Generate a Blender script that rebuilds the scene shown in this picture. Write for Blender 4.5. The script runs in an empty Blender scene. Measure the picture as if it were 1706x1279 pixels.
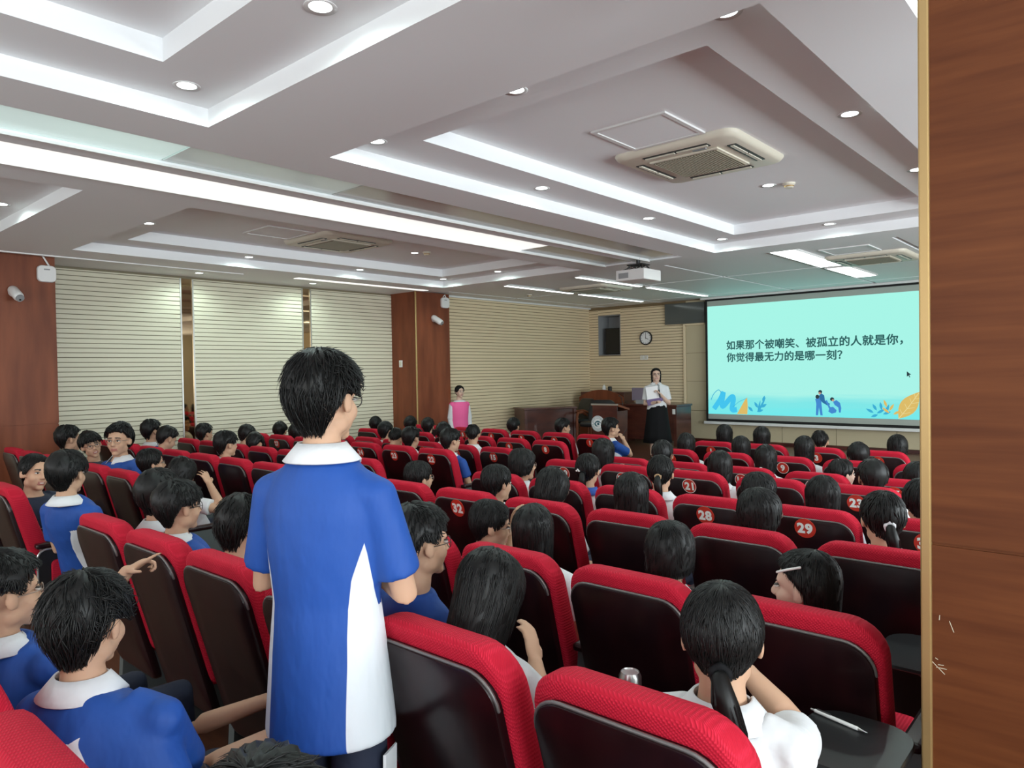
import bpy, bmesh, math, random
import numpy as np
from mathutils import Vector, Matrix

random.seed(7)
PI = math.pi
R = math.radians
sc = bpy.context.scene
COL = sc.collection
D = bpy.data

# ------------------------------------------------------------------ camera
CAM_Z = 1.81
F_PX, YAW, PITCH, ROLL = 1199.1, R(41.461), R(-1.068), R(-0.931)
_fw = Vector((-math.sin(YAW) * math.cos(PITCH), math.cos(YAW) * math.cos(PITCH), math.sin(PITCH)))
_r0 = Vector((math.cos(YAW), math.sin(YAW), 0))
_u0 = _r0.cross(_fw)
C_R = _r0 * math.cos(ROLL) + _u0 * math.sin(ROLL)
C_U = -_r0 * math.sin(ROLL) + _u0 * math.cos(ROLL)
cam_d = D.cameras.new('camera')
cam_d.sensor_width = 36.0
cam_d.lens = F_PX / 1706 * 36
cam_d.clip_start = 0.02
cam = D.objects.new('camera', cam_d)
cam.matrix_world = Matrix(((C_R.x, C_U.x, -_fw.x, 0), (C_R.y, C_U.y, -_fw.y, 0), (C_R.z, C_U.z, -_fw.z, CAM_Z), (0, 0, 0, 1)))
COL.objects.link(cam)
sc.camera = cam


def ray(px, py):
    return _fw + C_R * ((px - 853) / F_PX) - C_U * ((py - 639.5) / F_PX)


def at_y(px, py, y):
    d = ray(px, py)
    return d * (y / d.y) + Vector((0, 0, CAM_Z))


def view_deg(px):
    return math.degrees(math.atan((px - 853) / F_PX)) - 41.46


# ------------------------------------------------------------------ world, light, exposure
sc.view_settings.view_transform = 'Standard'
sc.view_settings.look = 'None'
sc.view_settings.exposure = 0.0
sc.view_settings.gamma = 1.0
sc.view_settings.use_curve_mapping = False
world = D.worlds.new('world')
sc.world = world
world.use_nodes = True
wb = world.node_tree.nodes['Background']
wb.inputs[0].default_value = (0.86, 0.93, 1.0, 1)
wb.inputs[1].default_value = 1.4


def area_light(name, loc, aim, sx, sy, power, color):
    l = D.lights.new(name, 'AREA')
    l.shape = 'RECTANGLE'
    l.size, l.size_y, l.energy, l.color = sx, sy, power, color
    o = D.objects.new(name, l)
    o.location = loc
    o.rotation_euler = (Vector(aim) - Vector(loc)).to_track_quat('-Z', 'Y').to_euler()
    COL.objects.link(o)
    return o


# daylight that comes in through the windows of the right and rear walls
for i, wy in enumerate((-1.2, 2.0, 5.2, 8.4)):
    area_light('window_daylight', (4.35, wy, 1.75), (2.2, wy, 3.25), 2.3, 1.6, 230, (0.86, 0.96, 1.0))
for i, wx in enumerate((-7.0, -3.6, 0.0)):
    area_light('window_daylight', (wx, -3.35, 1.95), (wx, 2, 1.2), 2.2, 1.7, 45, (0.95, 0.98, 1.0))

# ------------------------------------------------------------------ materials


def mat(name, col, rough=0.5, metal=0.0, spec=0.5, coat=0.0, emit=None, es=0.0, alpha=None):
    m = D.materials.new(name)
    m.use_nodes = True
    b = m.node_tree.nodes['Principled BSDF']
    b.inputs['Base Color'].default_value = (*col, 1)
    b.inputs['Roughness'].default_value = rough
    b.inputs['Metallic'].default_value = metal
    b.inputs['Specular IOR Level'].default_value = spec
    b.inputs['Coat Weight'].default_value = coat
    if emit:
        b.inputs['Emission Color'].default_value = (*emit, 1)
        b.inputs['Emission Strength'].default_value = es
    return m


def nodes(m):
    nt = m.node_tree
    return nt, nt.nodes['Principled BSDF']


def N(nt, typ, **kw):
    n = nt.nodes.new(typ)
    for k, v in kw.items():
        setattr(n, k, v)
    return n


def coord(nt, scale, kind='Object', rot=(0, 0, 0)):
    tc = N(nt, 'ShaderNodeTexCoord')
    mp = N(nt, 'ShaderNodeMapping')
    mp.inputs['Scale'].default_value = scale
    mp.inputs['Rotation'].default_value = rot
    nt.links.new(tc.outputs[kind], mp.inputs['Vector'])
    return mp.outputs['Vector']


def noise_color(m, c1, c2, scale, nscale=1.0, detail=4, lo=0.35, hi=0.65, kind='Object', distortion=0.0):
    nt, b = nodes(m)
    v = coord(nt, scale, kind)
    n = N(nt, 'ShaderNodeTexNoise')
    n.inputs['Scale'].default_value = nscale
    n.inputs['Detail'].default_value = detail
    n.inputs['Distortion'].default_value = distortion
    nt.links.new(v, n.inputs['Vector'])
    r = N(nt, 'ShaderNodeValToRGB')
    r.color_ramp.elements[0].position = lo
    r.color_ramp.elements[1].position = hi
    r.color_ramp.elements[0].color = (*c1, 1)
    r.color_ramp.elements[1].color = (*c2, 1)
    nt.links.new(n.outputs['Fac'], r.inputs['Fac'])
    nt.links.new(r.outputs['Color'], b.inputs['Base Color'])
    return n


def bump(m, scale, nscale, strength, dist=0.01, detail=3, kind='Object'):
    nt, b = nodes(m)
    v = coord(nt, scale, kind)
    n = N(nt, 'ShaderNodeTexNoise')
    n.inputs['Scale'].default_value = nscale
    n.inputs['Detail'].default_value = detail
    nt.links.new(v, n.inputs['Vector'])
    bp = N(nt, 'ShaderNodeBump')
    bp.inputs['Strength'].default_value = strength
    bp.inputs['Distance'].default_value = dist
    nt.links.new(n.outputs['Fac'], bp.inputs['Height'])
    nt.links.new(bp.outputs['Normal'], b.inputs['Normal'])


M = {}
M['ceiling'] = mat('ceiling_paint', (0.87, 0.885, 0.90), 0.55)
M['white'] = mat('white_plastic', (0.78, 0.78, 0.77), 0.4)
M['offwhite'] = mat('aged_white_plastic', (0.70, 0.66, 0.55), 0.45)
M['grille'] = mat('return_grille', (0.30, 0.27, 0.20), 0.6)
M['black'] = mat('black_plastic', (0.012, 0.012, 0.013), 0.4)
M['leather'] = mat('black_leather', (0.012, 0.011, 0.012), 0.42)
M['floor'] = mat('floor_boards', (0.10, 0.04, 0.02), 0.35)
noise_color(M['floor'], (0.075, 0.027, 0.014), (0.13, 0.05, 0.026), (1.5, 9, 1), 2.0)
M['stage'] = mat('stage_boards', (0.10, 0.035, 0.02), 0.3)
noise_color(M['stage'], (0.07, 0.022, 0.012), (0.12, 0.042, 0.022), (1.5, 9, 1), 2.0)
M['slat'] = mat('cream_slats', (0.72, 0.68, 0.53), 0.5)
M['slat_gap'] = mat('slat_groove', (0.22, 0.19, 0.12), 0.7)
M['slat_tan'] = mat('tan_slats', (0.78, 0.64, 0.43), 0.5)
M['slat_tan_gap'] = mat('tan_groove', (0.20, 0.14, 0.07), 0.7)
M['panel'] = mat('beige_panel', (0.56, 0.48, 0.32), 0.45)
M['wood'] = mat('red_brown_veneer', (0.2, 0.06, 0.03), 0.5, spec=0.3)
noise_color(M['wood'], (0.155, 0.040, 0.016), (0.235, 0.066, 0.027), (3, 3, 0.5), 2.2, 6)
M['wood_h'] = mat('orange_brown_veneer', (0.3, 0.1, 0.03), 0.5, spec=0.2)
noise_color(M['wood_h'], (0.095, 0.025, 0.007), (0.150, 0.045, 0.013), (1.6, 1.6, 26), 1.5, 9, 0.3, 0.75, distortion=0.25)
M['wood_dark'] = mat('dark_veneer', (0.075, 0.02, 0.014), 0.3, coat=0.2)
noise_color(M['wood_dark'], (0.055, 0.012, 0.009), (0.10, 0.026, 0.016), (2, 2, 6), 1.5, 5)
M['gold'] = mat('brass_trim', (0.45, 0.30, 0.13), 0.35, 0.7)
M['steel'] = mat('steel_trim', (0.55, 0.55, 0.53), 0.3, 0.9)
M['mirror'] = mat('bronze_mirror', (0.50, 0.36, 0.22), 0.03, 1.0)
M['glassgrey'] = mat('tinted_glass', (0.10, 0.11, 0.105), 0.1)
M['grey'] = mat('grey_metal', (0.30, 0.31, 0.32), 0.4)
M['monitor'] = mat('black_screen', (0.004, 0.004, 0.005), 0.25)
M['screen_border'] = mat('screen_black_border', (0.006, 0.006, 0.006), 0.7)
M['screen_grey'] = mat('screen_unlit_cloth', (0.42, 0.46, 0.42), 0.8)
M['led'] = mat('led_lens', (1, 1, 1), 0.5, emit=(0.86, 1.0, 0.96), es=9)
M['strip'] = mat('led_strip', (1, 1, 1), 0.5, emit=(0.90, 1.0, 0.97), es=5.0)
M['panel_on'] = mat('lit_acrylic', (0.9, 0.9, 0.88), 0.4, emit=(1.0, 1.0, 0.96), es=0.85)
M['panel_mint'] = mat('half_lit_acrylic', (0.75, 0.82, 0.80), 0.25, emit=(0.72, 1.0, 0.95), es=0.42)
M['panel_dim'] = mat('faintly_lit_acrylic', (0.70, 0.76, 0.74), 0.2, emit=(0.75, 1.0, 0.96), es=0.10)
M['panel_off'] = mat('unlit_acrylic', (0.55, 0.55, 0.52), 0.16)
M['sticker'] = mat('red_sticker', (0.55, 0.035, 0.02), 0.35)
M['ink_white'] = mat('white_print', (0.85, 0.85, 0.82), 0.5)
M['silver'] = mat('brushed_aluminium', (0.6, 0.6, 0.6), 0.3, 1.0)
M['paper'] = mat('white_paper', (0.85, 0.85, 0.86), 0.7)
M['purple'] = mat('purple_folder', (0.12, 0.07, 0.20), 0.5)
M['panelside'] = mat('grey_lacquer', (0.10, 0.115, 0.115), 0.3)
M['tablet'] = mat('black_laminate', (0.016, 0.017, 0.018), 0.35)
M['skin'] = mat('skin', (0.56, 0.34, 0.225), 0.62, spec=0.3)
M['skin'].node_tree.nodes['Principled BSDF'].inputs['Subsurface Weight'].default_value = 0.08
M['skin'].node_tree.nodes['Principled BSDF'].inputs['Subsurface Radius'].default_value = (0.02, 0.008, 0.004)
M['skin_pale'] = mat('pale_skin', (0.66, 0.45, 0.35), 0.62, spec=0.3)
M['lips'] = mat('lips', (0.42, 0.16, 0.13), 0.45)
M['brow'] = mat('brow_hair', (0.035, 0.025, 0.02), 0.6)
M['eye_white'] = mat('eye_white', (0.75, 0.72, 0.68), 0.2)
M['eye_dark'] = mat('eye_iris', (0.012, 0.008, 0.006), 0.1)
M['hair'] = mat('black_hair', (0.0062, 0.0060, 0.0058), 0.44, spec=0.28)
M['teeth'] = mat('teeth', (0.8, 0.78, 0.72), 0.3)
M['white_cloth'] = mat('white_cotton', (0.72, 0.73, 0.75), 0.75)
bump(M['white_cloth'], (1, 1, 1), 14, 0.35, 0.02)
M['navy_cloth'] = mat('navy_cotton', (0.012, 0.018, 0.04), 0.8)
bump(M['navy_cloth'], (1, 1, 1), 14, 0.3, 0.02)
M['black_cloth'] = mat('black_cloth', (0.005, 0.005, 0.006), 0.8, spec=0.2)
M['pink_cloth'] = mat('pink_vest', (0.92, 0.13, 0.36), 0.7)
M['blue_collar'] = mat('blue_knit', (0.035, 0.10, 0.42), 0.8)
M['frame_dark'] = mat('dark_glasses_frame', (0.02, 0.018, 0.018), 0.3)
M['frame_gold'] = mat('thin_metal_glasses_frame', (0.35, 0.27, 0.22), 0.3, 0.6)
M['scrunchie'] = mat('tan_scrunchie', (0.42, 0.27, 0.15), 0.8)
M['milk'] = mat('carton_print', (0.70, 0.80, 0.76), 0.5)


def shirt_material():
    """royal blue polo cloth whose side panels are white"""
    m = mat('blue_polo', (0.02, 0.1, 0.5), 0.68)
    nt, b = nodes(m)
    a = N(nt, 'ShaderNodeAttribute')
    a.attribute_name = 'panel'
    r = N(nt, 'ShaderNodeValToRGB')
    r.color_ramp.elements[0].position = 0.485
    r.color_ramp.elements[1].position = 0.515
    r.color_ramp.elements[0].color = (0.008, 0.068, 0.33, 1)
    r.color_ramp.elements[1].color = (0.72, 0.76, 0.80, 1)
    nt.links.new(a.outputs['Fac'], r.inputs['Fac'])
    nt.links.new(r.outputs['Color'], b.inputs['Base Color'])
    bump(m, (1, 1, 0.45), 11, 0.4, 0.03)
    return m


M['blue_cloth'] = shirt_material()


def chair_fabric():
    m = mat('red_woven_fabric', (0.55, 0.012, 0.03), 0.75)
    nt, b = nodes(m)
    v = coord(nt, (1, 1, 1))
    sx = N(nt, 'ShaderNodeSeparateXYZ')
    nt.links.new(v, sx.inputs[0])

    def wave(src, k):
        mu = N(nt, 'ShaderNodeMath', operation='MULTIPLY')
        mu.inputs[1].default_value = k
        nt.links.new(src, mu.inputs[0])
        s = N(nt, 'ShaderNodeMath', operation='SINE')
        nt.links.new(mu.outputs[0], s.inputs[0])
        return s.outputs[0]
    add = N(nt, 'ShaderNodeMath', operation='SUBTRACT')
    nt.links.new(sx.outputs['Z'], add.inputs[0])
    nt.links.new(sx.outputs['Y'], add.inputs[1])
    add2 = N(nt, 'ShaderNodeMath', operation='ADD')
    nt.links.new(sx.outputs['X'], add2.inputs[0])
    nt.links.new(sx.outputs['Y'], add2.inputs[1])
    w = N(nt, 'ShaderNodeMath', operation='MULTIPLY')
    nt.links.new(wave(add2.outputs[0], 560), w.inputs[0])
    nt.links.new(wave(add.outputs[0], 560), w.inputs[1])
    r = N(nt, 'ShaderNodeValToRGB')
    r.color_ramp.elements[0].position = 0.25
    r.color_ramp.elements[1].position = 0.75
    r.color_ramp.elements[0].color = (0.50, 0.007, 0.028, 1)
    r.color_ramp.elements[1].color = (0.66, 0.018, 0.052, 1)
    nt.links.new(w.outputs[0], r.inputs['Fac'])
    nt.links.new(r.outputs['Color'], b.inputs['Base Color'])
    bp = N(nt, 'ShaderNodeBump')
    bp.inputs['Strength'].default_value = 0.35
    bp.inputs['Distance'].default_value = 0.004
    nt.links.new(w.outputs[0], bp.inputs['Height'])
    nt.links.new(bp.outputs['Normal'], b.inputs['Normal'])
    b.inputs['Specular IOR Level'].default_value = 0.25
    return m


M['fabric'] = chair_fabric()
M['shell'] = mat('maroon_lacquer', (0.018, 0.004, 0.006), 0.30, spec=0.35, coat=0.10)
noise_color(M['shell'], (0.009, 0.002, 0.003), (0.018, 0.004, 0.005), (6, 6, 1.2), 2, 4)

# ------------------------------------------------------------------ object helpers


def link(name, me, m=None, parent=None, smooth=False):
    o = D.objects.new(name, me)
    COL.objects.link(o)
    if m is not None:
        for x in (m if isinstance(m, (list, tuple)) else [m]):
            me.materials.append(x)
    if parent is not None:
        o.parent = parent
    if smooth:
        me.polygons.foreach_set('use_smooth', [True] * len(me.polygons))
    return o


def obj(name, bm, m=None, parent=None, smooth=False, angle=None):
    me = D.meshes.new(name)
    bmesh.ops.recalc_face_normals(bm, faces=bm.faces)
    bm.to_mesh(me)
    bm.free()
    o = link(name, me, m, parent, smooth or angle is not None)
    if angle is not None:
        me.set_sharp_from_angle(angle=R(angle))
    return o


def tag(o, label, cat, group=None):
    o['label'] = label
    o['category'] = cat
    if group:
        o['group'] = group
    return o


def thing(name, label, cat, loc=(0, 0, 0), rotz=0, group=None):
    o = D.objects.new(name, None)
    COL.objects.link(o)
    o.location = loc
    o.rotation_euler = (0, 0, rotz)
    return tag(o, label, cat, group)


def struct(name, bm, m, label=None, parent=None, **kw):
    o = obj(name, bm, m, parent, **kw)
    if parent is None:
        o['kind'] = 'structure'
    if label:
        o['label'] = label
    return o


def dup(root, loc, rotz=None, label=None, group=None):
    r = root.copy()
    COL.objects.link(r)
    r.location = loc
    if rotz is not None:
        r.rotation_euler = (0, 0, rotz)
    if label:
        r['label'] = label
    if group:
        r['group'] = group
    for ch in list(root.children):
        c = ch.copy()
        COL.objects.link(c)
        c.parent = r
        for g in list(ch.children):
            d = g.copy()
            COL.objects.link(d)
            d.parent = c
    return r


def box(bm, x0, x1, y0, y1, z0, z1, mi=0, bev=0.0, mtx=None):
    t = bmesh.new()
    v = [t.verts.new((x, y, z)) for x in (x0, x1) for y in (y0, y1) for z in (z0, z1)]
    for f in ((0, 1, 3, 2), (4, 6, 7, 5), (0, 4, 5, 1), (2, 3, 7, 6), (0, 2, 6, 4), (1, 5, 7, 3)):
        t.faces.new([v[i] for i in f])
    bmesh.ops.recalc_face_normals(t, faces=t.faces)
    if bev > 0:
        bmesh.ops.bevel(t, geom=list(t.edges), offset=bev, segments=2, affect='EDGES', profile=0.5)
    merge(bm, t, mi, mtx)


def merge(bm, t, mi=0, mtx=None):
    if mtx is not None:
        bmesh.ops.transform(t, matrix=mtx, verts=t.verts)
    mp = {v: bm.verts.new(v.co) for v in t.verts}
    for f in t.faces:
        try:
            nf = bm.faces.new([mp[v] for v in f.verts])
            nf.material_index = mi
            nf.smooth = f.smooth
        except ValueError:
            pass
    t.free()


def newbox(*a, **k):
    bm = bmesh.new()
    box(bm, *a, **k)
    return bm


def loft(bm, rings, cap=True, mi=0, closed=True):
    """rings: lists of points, all of one length"""
    vs = [[bm.verts.new(p) for p in r] for r in rings]
    n = len(rings[0])
    for a, b in zip(vs[:-1], vs[1:]):
        for i in range(n if closed else n - 1):
            j = (i + 1) % n
            f = bm.faces.new((a[i], a[j], b[j], b[i]))
            f.material_index = mi
    if cap:
        f = bm.faces.new(vs[0][::-1])
        f.material_index = mi
        f = bm.faces.new(vs[-1])
        f.material_index = mi
    return vs


def tube(bm, pts, rad, n=10, mi=0, round_ends=True):
    """tapered tube along pts; rad: one radius or one per point"""
    pts = [Vector(p) for p in pts]
    if not isinstance(rad, (list, tuple)):
        rad = [rad] * len(pts)
    P, Q = list(pts), list(rad)
    if round_ends:
        d0 = (pts[0] - pts[1]).normalized()
        d1 = (pts[-1] - pts[-2]).normalized()
        P = [pts[0] + d0 * rad[0] * 0.85, pts[0] + d0 * rad[0] * 0.5] + P + [pts[-1] + d1 * rad[-1] * 0.5, pts[-1] + d1 * rad[-1] * 0.85]
        Q = [rad[0] * 0.45, rad[0] * 0.85] + Q + [rad[-1] * 0.85, rad[-1] * 0.45]
    rings = []
    ref = None
    for i, p in enumerate(P):
        t = (P[min(i + 1, len(P) - 1)] - P[max(i - 1, 0)]).normalized()
        if ref is None:
            ref = t.orthogonal().normalized()
        x = (ref - t * ref.dot(t))
        x = x.normalized() if x.length > 1e-6 else t.orthogonal().normalized()
        ref = x
        y = t.cross(x)
        rings.append([p + (x * math.cos(2 * PI * k / n) + y * math.sin(2 * PI * k / n)) * Q[i] for k in range(n)])
    loft(bm, rings, True, mi)


def ellipsoid(bm, c, rad, axes=None, n=14, mi=0):
    t = bmesh.new()
    bmesh.ops.create_uvsphere(t, u_segments=n, v_segments=max(8, n * 2 // 3), radius=1)
    A = Matrix.Identity(3) if axes is None else Matrix((axes[0], axes[1], axes[2])).transposed()
    for v in t.verts:
        v.co = Vector(c) + A @ Vector((v.co.x * rad[0], v.co.y * rad[1], v.co.z * rad[2]))
    for f in t.faces:
        f.smooth = True
    merge(bm, t, mi)


def disc_prism(bm, c, r, h, axis='Z', n=32, mi=0, r2=None):
    """short cylinder from c along +axis"""
    r2 = r if r2 is None else r2
    ax = {'X': (Vector((0, 1, 0)), Vector((0, 0, 1)), Vector((1, 0, 0))), 'Y': (Vector((0, 0, 1)), Vector((1, 0, 0)), Vector((0, 1, 0))), 'Z': (Vector((1, 0, 0)), Vector((0, 1, 0)), Vector((0, 0, 1)))}[axis]
    c = Vector(c)
    rings = [[c + (ax[0] * math.cos(2 * PI * k / n) + ax[1] * math.sin(2 * PI * k / n)) * q + ax[2] * d for k in range(n)] for q, d in ((r, 0), (r2, h))]
    loft(bm, rings, True, mi)


def lathe(bm, c, prof, n=24, mi=0):
    c = Vector(c)
    loft(bm, [[c + Vector((r * math.cos(2 * PI * k / n), r * math.sin(2 * PI * k / n), z)) for k in range(n)] for r, z in prof], True, mi)


def rrect(w, h, r, n=6, taper=0.0, rb=None):
    """outline of a rounded rectangle, x -w/2..w/2, z 0..h, narrower by taper at the bottom"""
    rb = r if rb is None else rb
    out = []
    for cx, cz, a0, rr in ((w / 2 - r, h - r, 0, r), (-w / 2 + r, h - r, 90, r), (-w / 2 + rb, rb, 180, rb), (w / 2 - rb, rb, 270, rb)):
        for k in range(n + 1):
            a = R(a0 + 90 * k / n)
            x, z = cx + rr * math.cos(a), cz + rr * math.sin(a)
            out.append((x * (1 - taper * (1 - z / h)), z))
    return out


PENDING = []   # volumes that wait for one evaluation of their modifiers


def later(o, done):
    PENDING.append((o, done))


def flush():
    if not PENDING:
        return
    dg = bpy.context.evaluated_depsgraph_get()
    dg.update()
    got = [(o, D.meshes.new_from_object(o.evaluated_get(dg)), done) for o, done in PENDING]
    PENDING.clear()
    for o, me, done in got:
        data = o.data
        D.objects.remove(o, do_unlink=True)
        if isinstance(data, bpy.types.Mesh):
            D.meshes.remove(data)
        else:
            D.curves.remove(data)
        done(me)


def text_mesh(body, size, done, offset=0.0, extrude=0.0005, space=1.0):
    c = D.curves.new('lettering', 'FONT')
    c.body = body
    c.size = size
    c.align_x = 'CENTER'
    c.align_y = 'CENTER'
    c.offset = offset
    c.extrude = extrude
    c.space_character = space
    c.resolution_u = 3
    o = D.objects.new('lettering', c)
    COL.objects.link(o)
    later(o, done)



# ------------------------------------------------------------------ the room
ZC, Z1, Z2, ZS = 3.17, 3.27, 3.38, 3.205
XL, XLF, XR, YB, YF = -10.03, -9.62, 4.5, -3.5, 13.6
STAGE_Z, STAGE_Y = 0.30, 8.95

# coffers: (x0, x1, y0, y1) of the outer step and of the inner step
COFFERS = []
for cx0, cx1 in ((-8.57, -5.80), (-3.86, -1.09), (-0.68, 2.09)):
    for cy0, cy1 in ((-3.3, 1.89), (2.67, 8.05)):
        COFFERS.append(((cx0, cx1, cy0, cy1), (cx0 + 0.43, cx1 - 0.41, cy0 + 0.4, cy1 - 0.42)))
TROUGH = ((-5.40, -4.92, -3.0, 8.02), (-4.74, -4.27, -3.0, 8.02))
STAGE_SEAMS_X = (-9.15, -7.74, -6.32, -4.90, -3.50, -2.08, -0.66, 0.76, 2.18)
STAGE_SEAMS_Y = (10.56, 12.92)


def ceil_z(x, y):
    for a, b in COFFERS:
        if b[0] < x < b[1] and b[2] < y < b[3]:
            return Z2
        if a[0] < x < a[1] and a[2] < y < a[3]:
            return Z1
    for a in TROUGH:
        if a[0] < x < a[1] and a[2] < y < a[3]:
            return ZC + 0.05
    if y > 8.52:
        for q in STAGE_SEAMS_X:
            if abs(x - q) < 0.03:
                return ZS + 0.05
        for q in STAGE_SEAMS_Y:
            if abs(y - q) < 0.03:
                return ZS + 0.05
        return ZS
    if x < -9.12:
        return ZC + 0.02
    return ZC


def build_ceiling():
    xs, ys = {XL - 0.1, XR + 0.1, -9.12}, {YB - 0.1, YF + 0.1, 8.52}
    for a, b in COFFERS:
        for q in (a, b):
            xs |= {q[0], q[1]}
            ys |= {q[2], q[3]}
    for a in TROUGH:
        xs |= {a[0], a[1]}
        ys |= {a[2], a[3]}
    for q in STAGE_SEAMS_X:
        xs |= {q - 0.03, q + 0.03}
    for q in STAGE_SEAMS_Y:
        ys |= {q - 0.03, q + 0.03}
    xs, ys = sorted(xs), sorted(ys)
    bm = bmesh.new()
    zz = [[ceil_z((xs[i] + xs[i + 1]) / 2, (ys[j] + ys[j + 1]) / 2) for j in range(len(ys) - 1)] for i in range(len(xs) - 1)]
    for i in range(len(xs) - 1):
        for j in range(len(ys) - 1):
            z = zz[i][j]
            bm.faces.new([bm.verts.new(p) for p in ((xs[i], ys[j], z), (xs[i], ys[j + 1], z), (xs[i + 1], ys[j + 1], z), (xs[i + 1], ys[j], z))])
            if i + 1 < len(xs) - 1 and abs(zz[i + 1][j] - z) > 1e-6:
                x, w = xs[i + 1], zz[i + 1][j]
                bm.faces.new([bm.verts.new(p) for p in ((x, ys[j], z), (x, ys[j + 1], z), (x, ys[j + 1], w), (x, ys[j], w))])
            if j + 1 < len(ys) - 1 and abs(zz[i][j + 1] - z) > 1e-6:
                y, w = ys[j + 1], zz[i][j + 1]
                bm.faces.new([bm.verts.new(p) for p in ((xs[i], y, z), (xs[i + 1], y, z), (xs[i + 1], y, w), (xs[i], y, w))])
    bmesh.ops.remove_doubles(bm, verts=bm.verts, dist=1e-5)
    me = D.meshes.new('ceiling')
    bm.to_mesh(me)
    bm.free()
    o = link('ceiling', me, M['ceiling'])
    o['kind'] = 'structure'
    o['label'] = 'white stepped coffered ceiling over the auditorium and stage'


build_ceiling()

# floor: shallow terraces that rise towards the back rows
FLOOR_STEPS = ((YB - 0.1, 1.10, 0.24), (1.10, 2.0, 0.18), (2.0, 3.8, 0.12), (3.8, 5.6, 0.07), (5.6, YF + 0.1, 0.0))
bm = bmesh.new()
for y0, y1, z in FLOOR_STEPS:
    box(bm, XL - 0.1, XR + 0.1, y0, y1, -0.1, z)
struct('floor', bm, M['floor'], 'dark brown floor stepping up in low terraces')


def floor_z(y):
    for y0, y1, z in FLOOR_STEPS:
        if y0 <= y < y1:
            return z
    return 0.0


struct('stage', newbox(XLF, XR, STAGE_Y, YF, 0, STAGE_Z, bev=0.008), M['stage'], 'low dark wooden stage platform')

# ---- walls
def slats(bm, u0, u1, z0, z1, face, axis, out=0.012, pitch=0.06):
    """horizontal planks on a wall; axis 'X': wall at x=face looking +X, u along Y; 'Y': wall at y=face looking -Y, u along X"""
    z = z0
    while z < z1 - 0.01:
        za, zb = z + 0.005, min(z + pitch - 0.005, z1)
        if axis == 'X':
            box(bm, face, face + out, u0, u1, za, zb)
        else:
            box(bm, u0, u1, face - out, face, za, zb)
        z += pitch


wl = struct('wall_left', newbox(XL - 0.2, XL, YB - 0.1, YF, 0, ZC + 0.03), M['slat_gap'], 'left wall behind the cream slat panels')
for y0, y1 in ((-3.5, 1.95), (2.74, 4.44), (4.63, 6.35), (6.52, 8.15)):
    bm = bmesh.new()
    slats(bm, y0, y1, 0.02, 3.16, XL, 'X')
    struct('slat_panel', bm, M['slat'], parent=wl)
bm = bmesh.new()
box(bm, XL, XLF - 0.012, 8.94, YF, 0, ZS)
o = struct('wall_left_front', bm, M['slat_tan_gap'], 'left wall beside the stage with tan slats')
bm = bmesh.new()
slats(bm, 8.94, YF, 0.02, 3.18, XLF - 0.012, 'X')
struct('slat_panel', bm, M['slat_tan'], parent=o)

# bronze mirror strips between the slat panels, in steel edges
for k, (y0, y1) in enumerate(((4.44, 4.63), (6.35, 6.52))):
    t = tag(obj('mirror_strip', newbox(XL, XL + 0.006, y0 + 0.02, y1 - 0.02, 0.02, 3.16), M['mirror']),
            ('tall narrow bronze mirror strip between slat panels, nearer the rear pillar', 'tall narrow bronze mirror strip between slat panels, nearer the mid pillar')[k], 'mirror', 'bronze mirror strips on the slatted wall')
    for ya in (y0, y1 - 0.02):
        obj('edge_profile', newbox(XL, XL + 0.022, ya, ya + 0.02, 0.02, 3.16), M['steel'], t)

# pillars against the left wall and the near column
def pillar(name, x0, x1, y0, y1, m, label, z1=ZC + 0.02, split=None, edges=()):
    bm = bmesh.new()
    if split:
        box(bm, x0, x1, y0, y1, 0, split - 0.004)
        box(bm, x0 + 0.006, x1 - 0.006, y0 + 0.006, y1 - 0.006, split - 0.004, split + 0.004)
        box(bm, x0, x1, y0, y1, split + 0.004, z1)
    else:
        box(bm, x0, x1, y0, y1, 0, z1)
    o = struct(name, bm, m, label)
    for ex, ey in edges:
        struct('corner_trim', newbox(ex - 0.012, ex + 0.012, ey - 0.012, ey + 0.012, 0.0, z1, bev=0.004), M['gold'], parent=o)
    return o


pillar('wall_pillar', XL, -9.37, 8.15, 8.94, M['wood'], 'red brown veneered pillar halfway along the slatted wall', edges=((-9.37, 8.15),))
pillar('wall_pillar', XL, -9.37, 1.95, 2.74, M['wood'], 'red brown veneered pillar at the rear of the slatted wall', split=1.29)
pillar('wall_column', -0.405, 0.75, 1.95, 2.74, M['wood_h'], 'orange brown veneered column beside the nearest chairs', split=1.38, edges=((-0.400, 1.956),))
# scratches on the near column
bm = bmesh.new()
for (ax, az), (bx, bz) in (((-.389, 1.095), (-.362, 1.07)), ((-.380, 1.083), (-.358, 1.083)), ((-.376, 1.090), (-.364, 1.091)), ((-.352, 1.20), (-.343, 1.175)), ((-.372, 1.21), (-.373, 1.198)), ((-.382, 1.105), (-.376, 1.102))):
    a, b = Vector((ax, 1.9495, az)), Vector((bx, 1.9495, bz))
    n = (b - a).normalized().cross(Vector((0, 1, 0))) * 0.0007
    bm.faces.new([bm.verts.new(p) for p in (a - n, a + n, b + n, b - n)])
o = obj('scratch_marks', bm, M['slat'], D.objects['wall_column'])

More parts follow.
